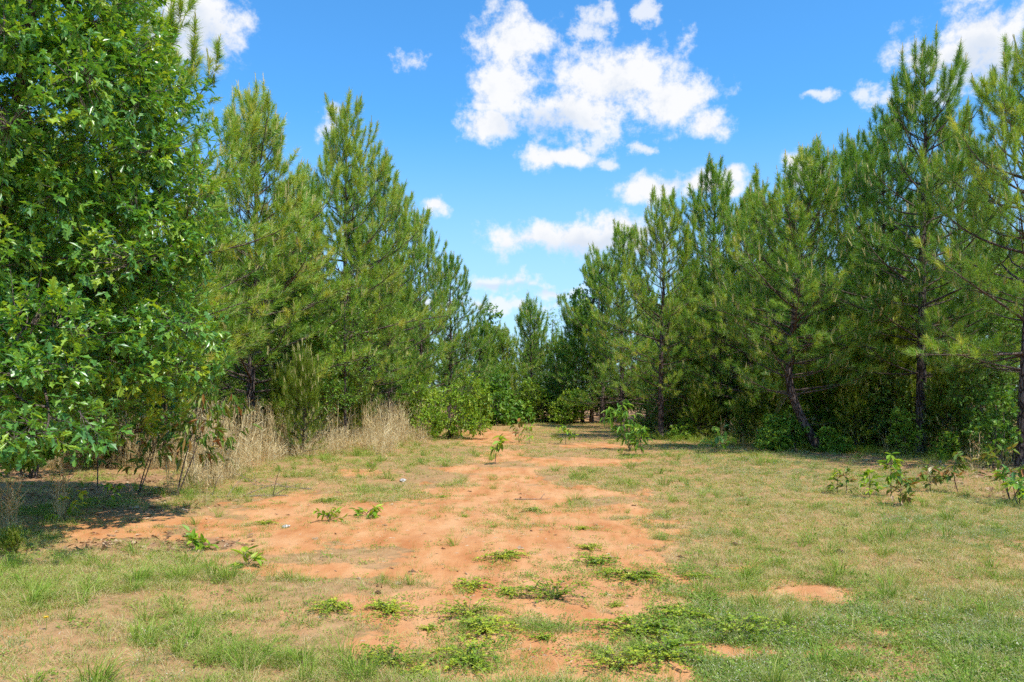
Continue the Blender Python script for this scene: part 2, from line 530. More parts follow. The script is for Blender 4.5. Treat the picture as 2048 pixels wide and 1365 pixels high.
def needle_cloud(mb, r, pos, dirs, lens, n, nlen, width, tint, droop=0.14, spread=(0.42, 1.12)):
    """n needles on every shoot: thin blades springing forward from the shoot axis"""
    S = len(pos)
    pos = np.repeat(pos, n, 0); ax = np.repeat(dirs, n, 0); L = np.repeat(lens, n); tt = np.repeat(tint, n)
    t = r.random(S * n) ** 0.8
    rd = rand_dir(r, S * n)
    side = rd - ax * np.sum(rd * ax, 1)[:, None]
    side /= np.linalg.norm(side, axis=1)[:, None] + 1e-9
    ang = spread[1] + (spread[0] - spread[1]) * t + r.normal(0, 0.16, S * n)
    nd = ax * np.cos(ang)[:, None] + side * np.sin(ang)[:, None]
    nd[:, 2] -= droop * (1 - 0.6 * t)
    nd /= np.linalg.norm(nd, axis=1)[:, None]
    b = pos + ax * (L * t)[:, None]
    nl = nlen * r.uniform(0.7, 1.15, S * n)
    w = np.cross(nd, rand_dir(r, S * n)); w /= np.linalg.norm(w, axis=1)[:, None] + 1e-9
    w *= (width * r.uniform(0.7, 1.2, S * n))[:, None]
    tip = b + nd * nl[:, None]
    v = np.stack([b - w * 0.5, b + w * 0.5, tip], 1).reshape(-1, 3)
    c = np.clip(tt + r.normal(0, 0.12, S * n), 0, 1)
    mb.add(v, np.arange(S * n * 3).reshape(-1, 3), np.repeat(c, 3))


def make_pine(seed, H, base=0.2, spread=0.23, trunk_r=None, lean=None, bare_low=0.5, dens=1.0, nn=82, width=0.0098, dead=5, thin=0.0, side_bias=None):
    """returns the meshes of one pine: trunk, limbs, needles, new shoots"""
    r = np.random.default_rng(seed)
    tr = trunk_r or (0.012 * H + 0.015)
    ph = r.random(4) * 6.28

    def axis(z):
        u = z / H
        x = 0.10 * np.sin(u * 4 + ph[0]) * u + 0.04 * np.sin(u * 11 + ph[1]) * u
        y = 0.10 * np.sin(u * 3.4 + ph[2]) * u + 0.04 * np.sin(u * 10 + ph[3]) * u
        if lean:
            k = np.clip(z / lean[1], 0, 1)
            x = x + lean[0] * (1 - (1 - k) ** 1.6) * (1 - 0.3 * np.clip((z - lean[1]) / (H - lean[1]), 0, 1))
        return np.stack([x, y, z], -1)
    T, Lb, N, C = MB(), MB(), MB(), MB()
    z = np.concatenate([[-0.15, 0.0, 0.12], np.linspace(0.4, H * 0.985, 26)])
    rad = tr * np.maximum(1 - np.clip(z / H, 0, 1), 0.02) ** 0.85
    rad[:3] *= (1.5, 1.35, 1.15)
    T.tube(axis(z), rad, 10)
    sp, sd, sl, st = [], [], [], []          # shoots
    cp, cd, cl = [], [], []                  # candles
    zb = base * H
    zz = zb
    while zz < H * 0.965:
        u = (zz - zb) / (H - zb)
        nb = int(r.integers(4, 7)) if u < 0.85 else int(r.integers(3, 5))
        a0 = r.random() * 6.28
        for k in range(nb):
            if r.random() < thin:
                continue
            a = a0 + k * 6.283 / nb + r.normal(0, 0.25)
            L = spread * H * (1 - u) ** 0.66 * (0.72 + 0.28 * min(1, u * 4 + 0.2)) * r.choice([0.6, 0.8, 1.0, 1.0, 1.15, 1.4]) * r.uniform(0.9, 1.1) + 0.16
            if side_bias is not None:
                L *= 1 + 0.35 * math.cos(a - side_bias)
            e0 = R(4 + 40 * u ** 0.9 + r.normal(0, 8))
            e1 = e0 + R(14 + 24 * min(1, u * 2) + r.normal(0, 12))
            p = axis(np.array([zz + r.normal(0, 0.05)]))[0]
            pts = [p]
            ns = 6
            for s in range(ns):
                e = e0 + (e1 - e0) * (s / (ns - 1)) ** 1.5
                a += r.normal(0, 0.10)
                p = p + L / ns * np.array([math.cos(a) * math.cos(e), math.sin(a) * math.cos(e), math.sin(e)])
                pts.append(p)
            pts = np.array(pts)
            br = 0.008 + 0.0095 * L
            Lb.tube(pts, np.linspace(br, 0.004, len(pts)), 5)
            # side twigs
            m = max(2, int(L / 0.205 * dens))
            sgn = 1
            for s in range(m + 1):
                t = 0.34 + 0.66 * (s / m) if L > 0.8 else 0.15 + 0.85 * s / m
                fi = min(t * ns, ns - 1e-6); i0 = int(fi)
                q = pts[i0] + (pts[i0 + 1] - pts[i0]) * (fi - i0)
                d = unit(pts[i0 + 1] - pts[i0])
                if s == m:
                    td, tl = d, 0.12
                else:
                    sgn = -sgn
                    sv = unit(np.cross(d, [0, 0, 1])) * sgn
                    td = unit(d * r.uniform(0.5, 1.0) + sv * r.uniform(0.45, 0.95) + np.array([0, 0, r.normal(0.18, 0.18)]))
                    tl = (0.12 + 0.46 * (1 - t)) * L * r.uniform(0.45, 0.95)
                e = q + td * tl
                if tl > 0.14:
                    Lb.tube([q, q + td * tl * 0.5 + [0, 0, -0.01], e], [0.0065, 0.005, 0.0035], 3)
                k2 = max(1, int(round(tl / 0.42)))
                for j in range(k2):
                    b = q + td * tl * ((j + 0.6) / k2)
                    dd = unit(td + rand_dir(r, 1)[0] * 0.40 + np.array([0, 0, 0.38 + 0.25 * u]))
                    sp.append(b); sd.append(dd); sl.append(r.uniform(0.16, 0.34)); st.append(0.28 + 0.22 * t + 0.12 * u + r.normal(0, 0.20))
                if r.random() < 0.62 * (0.35 + 0.65 * t):
                    if u > 0.3 and s >= m - 1:         # the ends of the upper branches stand up like fingers
                        up_ = unit(td * r.uniform(0.4, 1.3) + np.array([0, 0, 1.0]) + rand_dir(r, 1)[0] * 0.2)
                        ul = r.uniform(0.15, 0.50) * (0.7 + 0.5 * u)
                        Lb.tube([e, e + up_ * ul], [0.006, 0.004], 3)
                        for f in (0.1, 0.45, 0.75):
                            sp.append(e + up_ * ul * f); sd.append(unit(up_ + rand_dir(r, 1)[0] * 0.15)); sl.append(0.22); st.append(0.55 + r.normal(0, 0.1))
                        e = e + up_ * ul
                    for _ in range(int(r.integers(1, 4))):
                        cp.append(e + rand_dir(r, 1)[0] * 0.02)
                        cd.append(unit(td * 0.35 + np.array([0, 0, 0.9 + 0.4 * u]) + rand_dir(r, 1)[0] * 0.22))
                        cl.append(r.uniform(0.12, 0.27) * (0.7 + 0.9 * u) * min(1, 0.3 + H / 12))
        zz += r.uniform(0.30, 0.50) * (1 - 0.35 * u) * H / 9.5 * (1.1 if H > 5 else 1.0)
    # leader
    top = axis(np.array([H * 0.9, H * 0.955, H]))
    for q in top:
        for _ in range(4):
            sp.append(q - [0, 0, 0.25]); sd.append(unit(np.array([0, 0, 1.0]) + rand_dir(r, 1)[0] * 0.25)); sl.append(0.35); st.append(0.5)
        for _ in range(3):
            cp.append(q); cd.append(unit(np.array([0, 0, 1.0]) + rand_dir(r, 1)[0] * 0.3)); cl.append(r.uniform(0.2, 0.36) * min(1, 0.3 + H / 12))
    # dead lower limbs
    for _ in range(int(dead * 3)):
        zz = r.uniform(0.08 * H, zb + 0.15 * H)
        a = r.random() * 6.28
        L = r.uniform(0.35, 1.5) * H / 9.5
        p = axis(np.array([zz]))[0]
        e = R(r.uniform(-20, 25))
        pts = [p]
        for s in range(5):
            a += r.normal(0, 0.22); e += r.normal(-0.02, 0.18)
            p = p + L / 5 * np.array([math.cos(a) * math.cos(e), math.sin(a) * math.cos(e), math.sin(e)])
            pts.append(p)
        Lb.tube(pts, np.linspace(0.015, 0.003, 6), 4, 1.0)
        for s in (2, 3, 4):
            if r.random() < 0.7:
                d = unit(rand_dir(r, 1)[0] + unit(pts[s] - pts[s - 1]) * 0.8)
                Lb.tube([pts[s], pts[s] + d * L * 0.18, pts[s] + d * L * 0.3 + [0, 0, -0.03]], [0.006, 0.004, 0.002], 3, 1.0)
    sp, sd, sl, st = map(np.array, (sp, sd, sl, st))
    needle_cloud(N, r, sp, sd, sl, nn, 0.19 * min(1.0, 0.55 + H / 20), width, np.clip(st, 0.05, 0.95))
    cp, cd, cl = map(np.array, (cp, cd, cl))
    # a candle: a thin stalk in a sleeve of short needles pressed against it
    for q, d, l in zip(cp, cd, cl):
        C.tube([q, q + d * l], [0.011, 0.008], 3, r.uniform(0.5, 1.0))
    needle_cloud(C, r, cp, cd, cl, 16, 0.065, width * 1.1, np.clip(r.normal(0.35, 0.2, len(cp)), 0, 1), 0.0, (0.25, 0.7))
    return dict(trunk=T.mesh('trunk', M_BARK, True), limbs=Lb.mesh('limbs', M_LIMB, True), needles=N.mesh('needles', M_NEEDLE), shoots=C.mesh('shoots', M_CANDLE), H=H)


def spawn_pine(P, x, y, h, rot, label, group=None, wide=1.0, name='pine_tree', tilt=(0, 0)):
    s = h / (P['H'] + 0.55)
    k = math.sin(x * 12.9 + y * 78.2) * 0.035      # no two stand quite alike
    t = thing(name, label, 'pine tree', ground_pt(x, y), rot, group, (s * wide * (1 + 2.2 * k), s * wide * (1 - 1.5 * k), s), (tilt[0] + 0.6 * k, tilt[1] + k))
    obj('trunk', P['trunk'], t)
    obj('limb_framework', P['limbs'], t)
    c = obj('crown', P['needles'], t)
    obj('new_growth', P['shoots'], c)
    return t


PV = [make_pine(11, 9.6, 0.15, 0.27, dead=6), make_pine(12, 9.0, 0.11, 0.29), make_pine(13, 9.8, 0.16, 0.255, dead=6), make_pine(14, 8.6, 0.10, 0.31),
      make_pine(15, 9.4, 0.14, 0.275, thin=0.12), make_pine(16, 8.8, 0.11, 0.30, thin=0.08)]
P_EDGE = make_pine(21, 9.4, 0.24, 0.31, trunk_r=0.155, dead=7, thin=0.06, nn=105, width=0.0075)      # the open-crowned pine at the right edge
P_ROW = make_pine(22, 10.6, 0.20, 0.27, trunk_r=0.15, dead=9, thin=0.05, nn=105, width=0.0075)
P_LEAN = make_pine(23, 8.3, 0.20, 0.31, trunk_r=0.13, lean=(-0.95, 2.3), dead=4)
P_FAR = make_pine(24, 6.5, 0.04, 0.30, nn=50, width=0.012)
PB = [make_pine(31, 8.5, 0.03, 0.30, nn=46, width=0.014), make_pine(32, 8.2, 0.05, 0.29, nn=46, width=0.014)]      # low-crowned trees of the back rows


def top_h(ty, d):
    return EYE + d * (HZ - ty) / F


def pine_px(P, px, d, ty, rot, label, group=None, wide=1.0, tilt=(0, 0)):
    return spawn_pine(P, (px - 1024) / F * d, d, top_h(ty, d), rot, label, group, wide, tilt=tilt)


# front rows, each where the photograph shows it: (variant, column, distance, row of its tip, turn, label)
FRONT = [
    (P_EDGE, 2045, 16.8, 85, 0.6, 'tall open-crowned pine with bare grey trunk cut by the right edge', 1.0),
    (P_ROW, 1843, 20.3, 88, 2.2, 'tall pine with bare scaly trunk beside the reddish saplings, highest tip on the right', 1.0),
    (P_LEAN, 1642, 21.4, 300, 0.0, 'pine with dark lower trunk leaning left above the clearing edge', 1.0),
    (PV[0], 1690, 25.5, 258, 1.0, 'narrow pointed pine rising just left of the tallest right-hand pine', 0.85),
    (PV[3], 1500, 27.0, 365, 4.0, 'pine with thin spire tip between the leaning pine and the thick dark trunk', 0.95),
    (PV[1], 1432, 29.0, 318, 2.6, 'pine with tall spire tip right of the dark straight trunk', 0.9),
    (PV[2], 1322, 27.6, 378, 5.2, 'pine with straight dark trunk on the red earth mound, right of the leaning sapling', 0.95),
    (PV[4], 1246, 35.5, 445, 0.4, 'pine with slim trunk at the far left end of the right-hand stand', 1.0),
    (PV[5], 1205, 40.5, 495, 3.3, 'low bushy pine closing the left end of the right-hand stand', 1.05),
    (PV[5], 1585, 29.5, 395, 1.9, 'pine tip with upright tan shoots behind the leaning pine', 0.9),
    (PV[1], 1760, 24.0, 235, 5.6, 'broad pine filling the gap left of the scaly trunk', 0.9),
    (PV[4], 1935, 22.5, 225, 3.9, 'pine between the scaly trunk and the right edge trunk', 0.9),
    (PV[0], 262, 18.6, -70, 3.0, 'tall pine behind the oak, one limb reaching into the sky', 1.15),
    (PV[3], 500, 22.6, 168, 0.9, 'wide pine with many upright tips just right of the oak', 1.0),
    (PV[5], 590, 26.0, 330, 2.0, 'shorter pine beside the yellow-green young pine on the left', 0.9),
    (PV[2], 690, 27.0, 192, 1.3, 'tallest pointed pine of the left-hand stand', 0.95),
    (PV[1], 784, 30.5, 315, 3.5, 'second pointed pine of the left stand, stepping down towards the gap', 0.82),
    (PV[4], 845, 34.0, 425, 5.0, 'pine stepping down the left stand above the bright green shrub', 0.85),
    (PV[0], 896, 36.0, 500, 0.1, 'slender pine at the right end of the left stand, thin limbs against the sky', 0.95),
    (PV[5], 740, 29.0, 430, 4.4, 'low full pine in front of the tallest left pine', 0.95),
    (P_FAR, 1062, 44.5, 600, 0.7, 'small pointed pine in the middle of the gap at the far end', 1.0),
    (P_FAR, 1008, 43.0, 655, 2.9, 'small bushy pine left of the pointed one in the gap', 1.15),
    (P_FAR, 955, 41.0, 640, 4.1, 'small pine at the foot of the slender left pine, far end', 1.1),
    (P_FAR, 1118, 44.0, 668, 5.5, 'small bushy pine right of the pointed one in the gap', 1.1),
    (P_FAR, 1165, 42.5, 600, 1.7, 'small pine tucked against the right-hand stand at the far end', 1.1),
]
for P, px, d, ty, rot, lab, wide in FRONT:
    pine_px(P, px, d, ty, rot, lab, None, wide)

# the planted rows behind them
r = np.random.default_rng(5)
taken = [((px - 1024) / F * d, d) for _, px, d, *_ in FRONT]


def back_rows(spots, label, group, ty_of):
    for x, y in spots:
        x += r.normal(0, 0.4); y += r.normal(0, 0.4)
        if min((x - a) ** 2 + (y - b) ** 2 for a, b in taken) < 2.4 ** 2:
            continue
        taken.append((x, y))
        P = (PV + PB * 3)[int(r.integers(0, 12))]
        h = ty_of(x, y) * r.uniform(0.9, 1.04)
        spawn_pine(P, x, y, h, r.random() * 6.28, label, group, r.uniform(0.85, 1.0))


right_spots = [(5.2 + 0.25 * max(0, 27 - y) * 1.2 + k * 2.9, y) for k in range(1, 7) for y in np.arange(19, 52, 3.0)]
right_spots = [(x, y) for x, y in right_spots if x / y < 0.78]
back_rows(right_spots, 'pine inside the right-hand stand, half hidden behind the front row', 'pines deep in the right-hand stand', lambda x, y: 7.7)
left_spots = [(-6.2 - k * 2.9, y) for k in range(0, 7) for y in np.arange(25, 52, 3.0)]
left_spots = [(x, y) for x, y in left_spots if x / y > -0.74]
back_rows(left_spots, 'pine inside the left-hand stand, half hidden behind the front row', 'pines deep in the left-hand stand', lambda x, y: 8.0)
far_spots = [(x, y) for y in (50, 54, 58) for x in np.arange(-4.5, 18, 2.9)]
back_rows(far_spots, 'distant pine behind the small trees closing the gap', 'pines behind the far end of the gap', lambda x, y: 5.6)

# ------------------------------------------------------------------ broadleaf trees and shrubs


def leafy(seed, blobs, n_twig, per, leaf, size, mat, stem_r, stems=1, twig_len=0.3, shell=0.6, tint=(0.5, 0.2), droop=0.2, wood=None, trunk_top=None, up=0.9, base_spread=0.12, sides=6, limb=0.4):
    """wood mesh + list of leaf frames for a plant whose crown fills the given ellipsoids"""
    r = np.random.default_rng(seed)
    blobs = [(np.array(c, float), np.array(q, float)) for c, q in blobs]
    vol = np.array([np.prod(q) for _, q in blobs]) ** 0.75
    pick = r.choice(len(blobs), n_twig, p=vol / vol.sum())
    dr = rand_dir(r, n_twig)
    rad = (r.random(n_twig)) ** (1 / 3) * (1 - shell) + shell * r.uniform(0.8, 1.0, n_twig)
    rad *= np.where(r.random(n_twig) < 0.12, 1.15, 1.0)
    tips = np.array([blobs[b][0] + blobs[b][1] * dr[i] * rad[i] for i, b in enumerate(pick)])
    tips = tips[tips[:, 2] > 0.05]
    n_twig = len(tips)
    W = MB()
    nodes = []
    zt = trunk_top or max(c[2] for c, _ in blobs)
    cxy = np.mean([c for c, _ in blobs], 0)
    for s in range(stems):
        a = r.random() * 6.28
        b = np.array([math.cos(a), math.sin(a), 0]) * base_spread * (s > 0)
        e = np.array([cxy[0], cxy[1], zt]) + (rand_dir(r, 1)[0] * [0.35, 0.35, 0.15] * zt * (s > 0))
        k = np.linspace(0, 1, 9)[:, None]
        pts = b + (e - b) * k + np.sin(k * 3.1) * r.normal(0, 0.03 * zt, 3) * [1, 1, 0]
        pts[0, 2] = -0.08
        W.tube(pts, np.linspace(stem_r, stem_r * 0.25, 9), sides)
        nodes += [p for p in pts[3:]]
    for c, q in blobs:                                  # a limb into every lobe of the crown
        near = np.array(nodes)
        ok = near[near[:, 2] < c[2] + 0.05]
        near = ok if len(ok) else near
        j = near[np.argmin(np.sum((near - c) ** 2, 1))]
        k = np.linspace(0, 1, 6)[:, None]
        pts = j + (c - j) * k + np.sin(k * 3.1) * r.normal(0, 0.05, 3)
        W.tube(pts, np.linspace(stem_r * limb, stem_r * limb * 0.3, 6), 5)
        nodes += list(pts[2:])
        for _ in range(5):
            e = c + q * rand_dir(r, 1)[0] * 0.75
            j = pts[int(r.integers(3, 6))]
            pp = j + (e - j) * k + np.sin(k * 3.1) * r.normal(0, 0.05, 3)
            W.tube(pp, np.linspace(stem_r * limb * 0.4, stem_r * limb * 0.12, 6), 4)
            nodes += list(pp[2:])
    nodes = np.array(nodes)
    mats, tints = [], []
    for tip in tips:
        j = nodes[np.argmin(np.sum((nodes - tip) ** 2, 1))]
        d = tip - j
        L = np.linalg.norm(d)
        d = unit(d + [0, 0, 0.05])
        tl = min(L, twig_len * 2.5)
        W.tube([tip - d * tl, tip - d * tl * 0.4 + rand_dir(r, 1)[0] * 0.02, tip], [max(0.0025, stem_r * 0.035), 0.0025, 0.0015], 3)
        n = max(2, int(per * r.uniform(0.7, 1.3)))
        t = r.random(n) ** 0.7
        pos = tip - d * (twig_len * (1 - t))[:, None]
        sd = rand_dir(r, n)
        xd = d * 0.7 + sd * 0.95
        xd[:, 2] -= droop
        upv = np.array([0, 0, up]) + rand_dir(r, n) * 0.55
        mats.append(frames(pos, xd, np.broadcast_to(upv, (n, 3)), size * r.uniform(0.65, 1.15, n)))
        tints.append(np.clip(np.full(n, r.normal(tint[0], tint[1])) + r.normal(0, 0.09, n), 0, 1))
    return W.mesh('wood', wood or M_LIMB, True), np.concatenate(mats), np.concatenate(tints)


def leafy_meshes(*a, **k):
    leaf, mat = a[4], a[6]
    w, m, t = leafy(*a, **k)
    f = MB()
    f.stamp(leaf[0], leaf[1], m, t)
    return w, f.mesh('foliage', mat)


def spawn_leafy(name, wm, x, y, rot, label, cat, group=None, s=1.0, sz=None):
    t = thing(name, label, cat, ground_pt(x, y), rot, group, (s, s, sz or s))
    obj('trunk' if 'tree' in name or 'oak' in name else 'stem', wm[0], t)
    obj('crown' if 'tree' in name else 'foliage', wm[1], t)
    return t


# leaf meshes for plants whose leaves are single objects; the tint sits in the mesh
LEAF_BANK = {}


def leaf_bank(key, leaf, mat, tints):
    if key not in LEAF_BANK:
        L = []
        for t in tints:
            m = MB(); m.add(leaf[0], leaf[1], t)
            L.append(m.mesh('leaf', mat))
        LEAF_BANK[key] = L
    return LEAF_BANK[key]


# the oak at the left: crown lobes in its own coordinates (trunk foot at the origin)
OX, OY = -7.25, 10.7
oak_lobes = [((-6.3, 10.5, 4.4), (2.6, 2.2, 2.5)), ((-5.2, 9.8, 3.2), (1.4, 1.4, 1.25)), ((-5.1, 9.9, 4.8), (1.1, 1.3, 1.2)), ((-5.3, 10.0, 6.2), (1.1, 1.3, 1.1)),
             ((-5.9, 8.9, 3.2), (1.4, 1.2, 1.3)), ((-5.5, 8.9, 4.7), (1.25, 1.1, 1.2)), ((-6.2, 9.1, 6.1), (1.25, 1.2, 1.0)), ((-6.3, 9.8, 7.4), (1.4, 1.4, 1.1)),
             ((-5.2, 9.3, 2.0), (1.5, 1.1, 0.75)), ((-6.2, 9.2, 1.9), (1.3, 1.1, 0.8)), ((-4.35, 9.8, 2.15), (0.95, 0.95, 0.7)), ((-4.25, 7.3, 1.25), (0.72, 0.55, 0.30)),
             ((-5.1, 8.1, 1.7), (0.8, 0.7, 0.45)), ((-7.6, 10.8, 3.6), (2.0, 2.2, 2.2)), ((-6.5, 11.8, 2.6), (2.2, 1.6, 1.4)), ((-4.5, 9.9, 3.4), (0.75, 0.9, 0.65)), ((-5.6, 8.7, 1.45), (1.1, 0.8, 0.55)), ((-6.3, 9.6, 1.3), (1.2, 0.9, 0.7)), ((-5.2, 10.3, 1.5), (1.1, 0.8, 0.6)), ((-4.75, 9.6, 5.3), (0.6, 0.8, 0.5)), ((-6.0, 8.6, 0.95), (0.9, 0.6, 0.4)), ((-5.9, 10.7, 5.6), (1.5, 1.4, 1.8)), ((-4.7, 7.9, 1.75), (0.6, 0.5, 0.35)), ((-5.0, 8.3, 2.3), (0.8, 0.6, 0.5)), ((-6.6, 9.2, 0.8), (0.9, 0.7, 0.5))]
oak_blobs = [((c[0] - OX, c[1] - OY, c[2]), q) for c, q in oak_lobes]
ow, om, ot = leafy(101, oak_blobs, 9400, 7, OAK, 0.128, M_OAK, 0.13, 1, 0.26, 0.5, (0.48, 0.22), 0.18, trunk_top=6.5, sides=9, limb=0.13)
oak = thing('oak_tree', 'large white oak with dense lobed green leaves filling the left edge', 'oak tree', ground_pt(OX, OY))
obj('trunk', ow, oak)
# the leaves that show largest are single objects, the rest is one mass
wp = om[:, :3, 3] + [OX, OY, 0]
vx, vy = 1024 + F * wp[:, 0] / wp[:, 1], HZ - F * (wp[:, 2] - EYE) / wp[:, 1]
inside = (vx > 5) & (vx < 700) & (vy > 5) & (vy < 1300)
face = np.abs(np.sum(om[:, :3, 2] * (wp - [0, 0, EYE]), 1)) / (np.linalg.norm(wp, axis=1) * np.linalg.norm(om[:, :3, 2], axis=1))
big = np.linalg.norm(om[:, :3, 0], axis=1) / wp[:, 1] * (0.25 + face) * inside
near_first = np.argsort(-big)
single = near_first[:300]
mask = np.ones(len(om), bool); mask[single] = False
fo = MB(); fo.stamp(OAK_LITE[0], OAK_LITE[1], om[mask], ot[mask])
obj('crown', fo.mesh('crown', M_OAK), oak, kind='stuff')
OAKB = leaf_bank('oak', OAK, M_OAK, (0.2, 0.35, 0.5, 0.65, 0.85))
for i in single:
    obj('leaf', OAKB[int(np.clip(ot[i] * 5, 0, 4))], oak, Matrix(om[i].tolist()))

# broadleaf trees standing among the pines
T1 = leafy_meshes(111, [((0, 0, 3.2), (1.5, 1.5, 1.5)), ((0.4, 0.2, 4.9), (1.2, 1.2, 1.3)), ((-0.6, -0.3, 2.2), (1.2, 1.2, 0.9)), ((0.1, 0, 6.1), (0.8, 0.8, 0.9))], 850, 7, SMALL, 0.11, M_BROAD, 0.08, 1, 0.3, 0.5, (0.55, 0.2))
T2 = leafy_meshes(112, [((0, 0, 2.6), (1.3, 1.3, 1.3)), ((0.2, 0.3, 4.1), (1.0, 1.0, 1.1)), ((-0.3, 0, 5.1), (0.7, 0.7, 0.8))], 650, 7, STAR, 0.13, M_BROAD, 0.07, 2, 0.3, 0.45, (0.45, 0.2))


def tree_px(wm, px, d, ty, H, rot, label, name='broadleaf_tree', group=None, wide=1.0):
    x = (px - 1024) / F * d
    s = top_h(ty, d) / H
    return spawn_leafy(name, wm, x, d, rot, label, 'broadleaf tree', group, s * wide, s)


tree_px(T1, 690, 23.2, 560, 7.0, 0.3, 'bright green leafy tree growing up through the left pines')
tree_px(T2, 985, 46.5, 605, 5.9, 1.3, 'leafy tree behind the small pines, left of the pointed pine in the gap')
tree_px(T1, 1105, 47.5, 612, 7.0, 2.3, 'leafy tree behind the small pines, right of the pointed pine in the gap')
tree_px(T2, 1185, 41.0, 512, 5.9, 3.3, 'wispy leafy tree on the left flank of the right-hand stand', wide=0.8)
tree_px(T1, 1975, 21.5, 480, 7.0, 4.3, 'dark leafy tree between the two bare trunks on the right')
tree_px(T2, 1800, 26.0, 560, 5.9, 5.3, 'leafy tree in the shade left of the scaly trunk')
tree_px(T1, 1500, 31.0, 640, 7.0, 0.9, 'leafy tree half hidden behind the leaning pine')
tree_px(T2, 590, 24.5, 470, 5.9, 2.9, 'leafy tree showing between pines right of the oak')
tree_px(T2, 330, 17.5, 520, 5.9, 3.9, 'leafy tree in the shade right behind the oak')

# shrubs
S_BRIGHT = leafy_meshes(121, [((0, 0, 0.62), (0.78, 0.72, 0.60)), ((0.4, 0.1, 1.1), (0.5, 0.5, 0.45)), ((-0.5, -0.2, 0.38), (0.6, 0.55, 0.38)), ((0.45, -0.25, 0.33), (0.6, 0.5, 0.33))], 680, 8, SMALL, 0.075, M_SHRUB, 0.02, 5, 0.2, 0.45, (0.55, 0.2), wood=M_LIMB)
S_OVATE = leafy_meshes(122, [((0, 0, 0.5), (0.6, 0.6, 0.5)), ((0.3, 0.1, 1.0), (0.4, 0.4, 0.4)), ((-0.35, 0, 0.3), (0.45, 0.45, 0.3)), ((0.3, -0.2, 0.25), (0.45, 0.4, 0.25))], 230, 7, OVATE, 0.13, M_BROAD, 0.018, 4, 0.22, 0.4, (0.55, 0.2))
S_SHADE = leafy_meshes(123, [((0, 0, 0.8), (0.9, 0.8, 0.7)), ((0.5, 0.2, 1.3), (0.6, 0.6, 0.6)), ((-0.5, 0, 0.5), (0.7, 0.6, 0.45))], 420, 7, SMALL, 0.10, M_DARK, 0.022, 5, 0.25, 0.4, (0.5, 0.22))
S_LOOSE = leafy_meshes(124, [((0, 0, 0.9), (0.8, 0.7, 0.6)), ((0.2, 0, 1.6), (0.5, 0.5, 0.6))], 240, 6, STAR, 0.12, M_BROAD, 0.02, 3, 0.3, 0.35, (0.55, 0.2))


def shrub_px(wm, px, py, rot, label, s=1.0, sz=None, group=None, name='shrub'):
    x, y = at(px, py)
    return spawn_leafy(name, wm, x, y, rot, label, 'shrub', group, s, sz)


shrub_px(S_BRIGHT, 905, 878, 0.2, 'bright yellow-green rounded shrub left of the track, nearest the clay', 1.35, 1.5)
shrub_px(S_BRIGHT, 845, 872, 1.6, 'bright green shrub leaning into the dry grass beside the rounded one', 1.25, 1.55)
shrub_px(S_LOOSE, 820, 862, 2.5, 'tall yellowish vine-like shrub against the left pine trunks', 1.6, 1.45)
shrub_px(S_OVATE, 985, 852, 0.7, 'leafy sapling shrub at the far left edge of the track', 1.6, 2.0)
shrub_px(S_OVATE, 1025, 848, 2.7, 'low leafy shrub at the far end of the track', 1.7, 1.4)
shrub_px(S_BRIGHT, 1085, 846, 3.7, 'rounded shrub closing the far end of the track', 1.6, 1.4)
shrub_px(S_BRIGHT, 1140, 848, 4.7, 'rounded shrub at the far right corner of the track', 1.6, 1.2)
shrub_px(S_OVATE, 950, 858, 5.0, 'loose leafy shrub just right of the rounded bright shrub', 1.5, 1.6)
shrub_px(S_OVATE, 1545, 905, 1.1, 'bright leafy shrub left of the leaning pine foot', 0.85, 0.75)
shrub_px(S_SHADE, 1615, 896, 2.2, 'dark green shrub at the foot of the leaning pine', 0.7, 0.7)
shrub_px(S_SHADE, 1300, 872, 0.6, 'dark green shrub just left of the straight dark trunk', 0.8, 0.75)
for px, py, rot, sx, sz, wm, lab in ((1362, 880, 0.4, 0.7, 0.6, S_OVATE, 'small leafy shrub right of the straight dark trunk, before the dead branches'), (1590, 904, 1.4, 0.6, 0.6, S_LOOSE, 'loose leafy shrub just left of the leaning trunk foot'),
                                     (1672, 908, 2.4, 0.7, 0.5, S_OVATE, 'low leafy shrub just right of the leaning trunk foot'), (1812, 918, 3.4, 0.6, 0.55, S_LOOSE, 'loose leafy shrub touching the left of the scaly trunk foot'),
                                     (1892, 922, 4.4, 0.6, 0.5, S_OVATE, 'low leafy shrub right of the scaly trunk foot'), (1985, 940, 5.4, 0.7, 0.8, S_LOOSE, 'loose leafy shrub left of the right edge trunk')):
    shrub_px(wm, px, py, rot, lab, sx, sz)
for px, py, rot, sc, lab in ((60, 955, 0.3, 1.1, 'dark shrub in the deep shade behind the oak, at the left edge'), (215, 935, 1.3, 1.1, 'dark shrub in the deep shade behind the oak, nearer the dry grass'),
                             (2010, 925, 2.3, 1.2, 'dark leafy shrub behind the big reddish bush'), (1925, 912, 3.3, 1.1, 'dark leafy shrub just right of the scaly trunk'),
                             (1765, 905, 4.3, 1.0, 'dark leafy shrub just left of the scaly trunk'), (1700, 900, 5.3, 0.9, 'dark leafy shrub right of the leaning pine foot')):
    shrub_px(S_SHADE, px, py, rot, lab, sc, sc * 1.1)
rs = np.random.default_rng(31)
for k in range(34):
    y = rs.uniform(22, 44)
    x = 5.9 + 0.28 * max(0, 27 - y) + rs.uniform(1.6, 8)
    if x / y > 0.70:
        continue
    wm = (S_SHADE, S_SHADE, S_LOOSE, S_OVATE)[int(rs.integers(0, 4))]
    spawn_leafy('shrub', wm, x, y, rs.random() * 6, 'leafy undergrowth shrub in the shade beneath the right-hand pines', 'shrub', 'undergrowth beneath the right-hand pines', rs.uniform(0.7, 1.3), rs.uniform(0.8, 1.6))
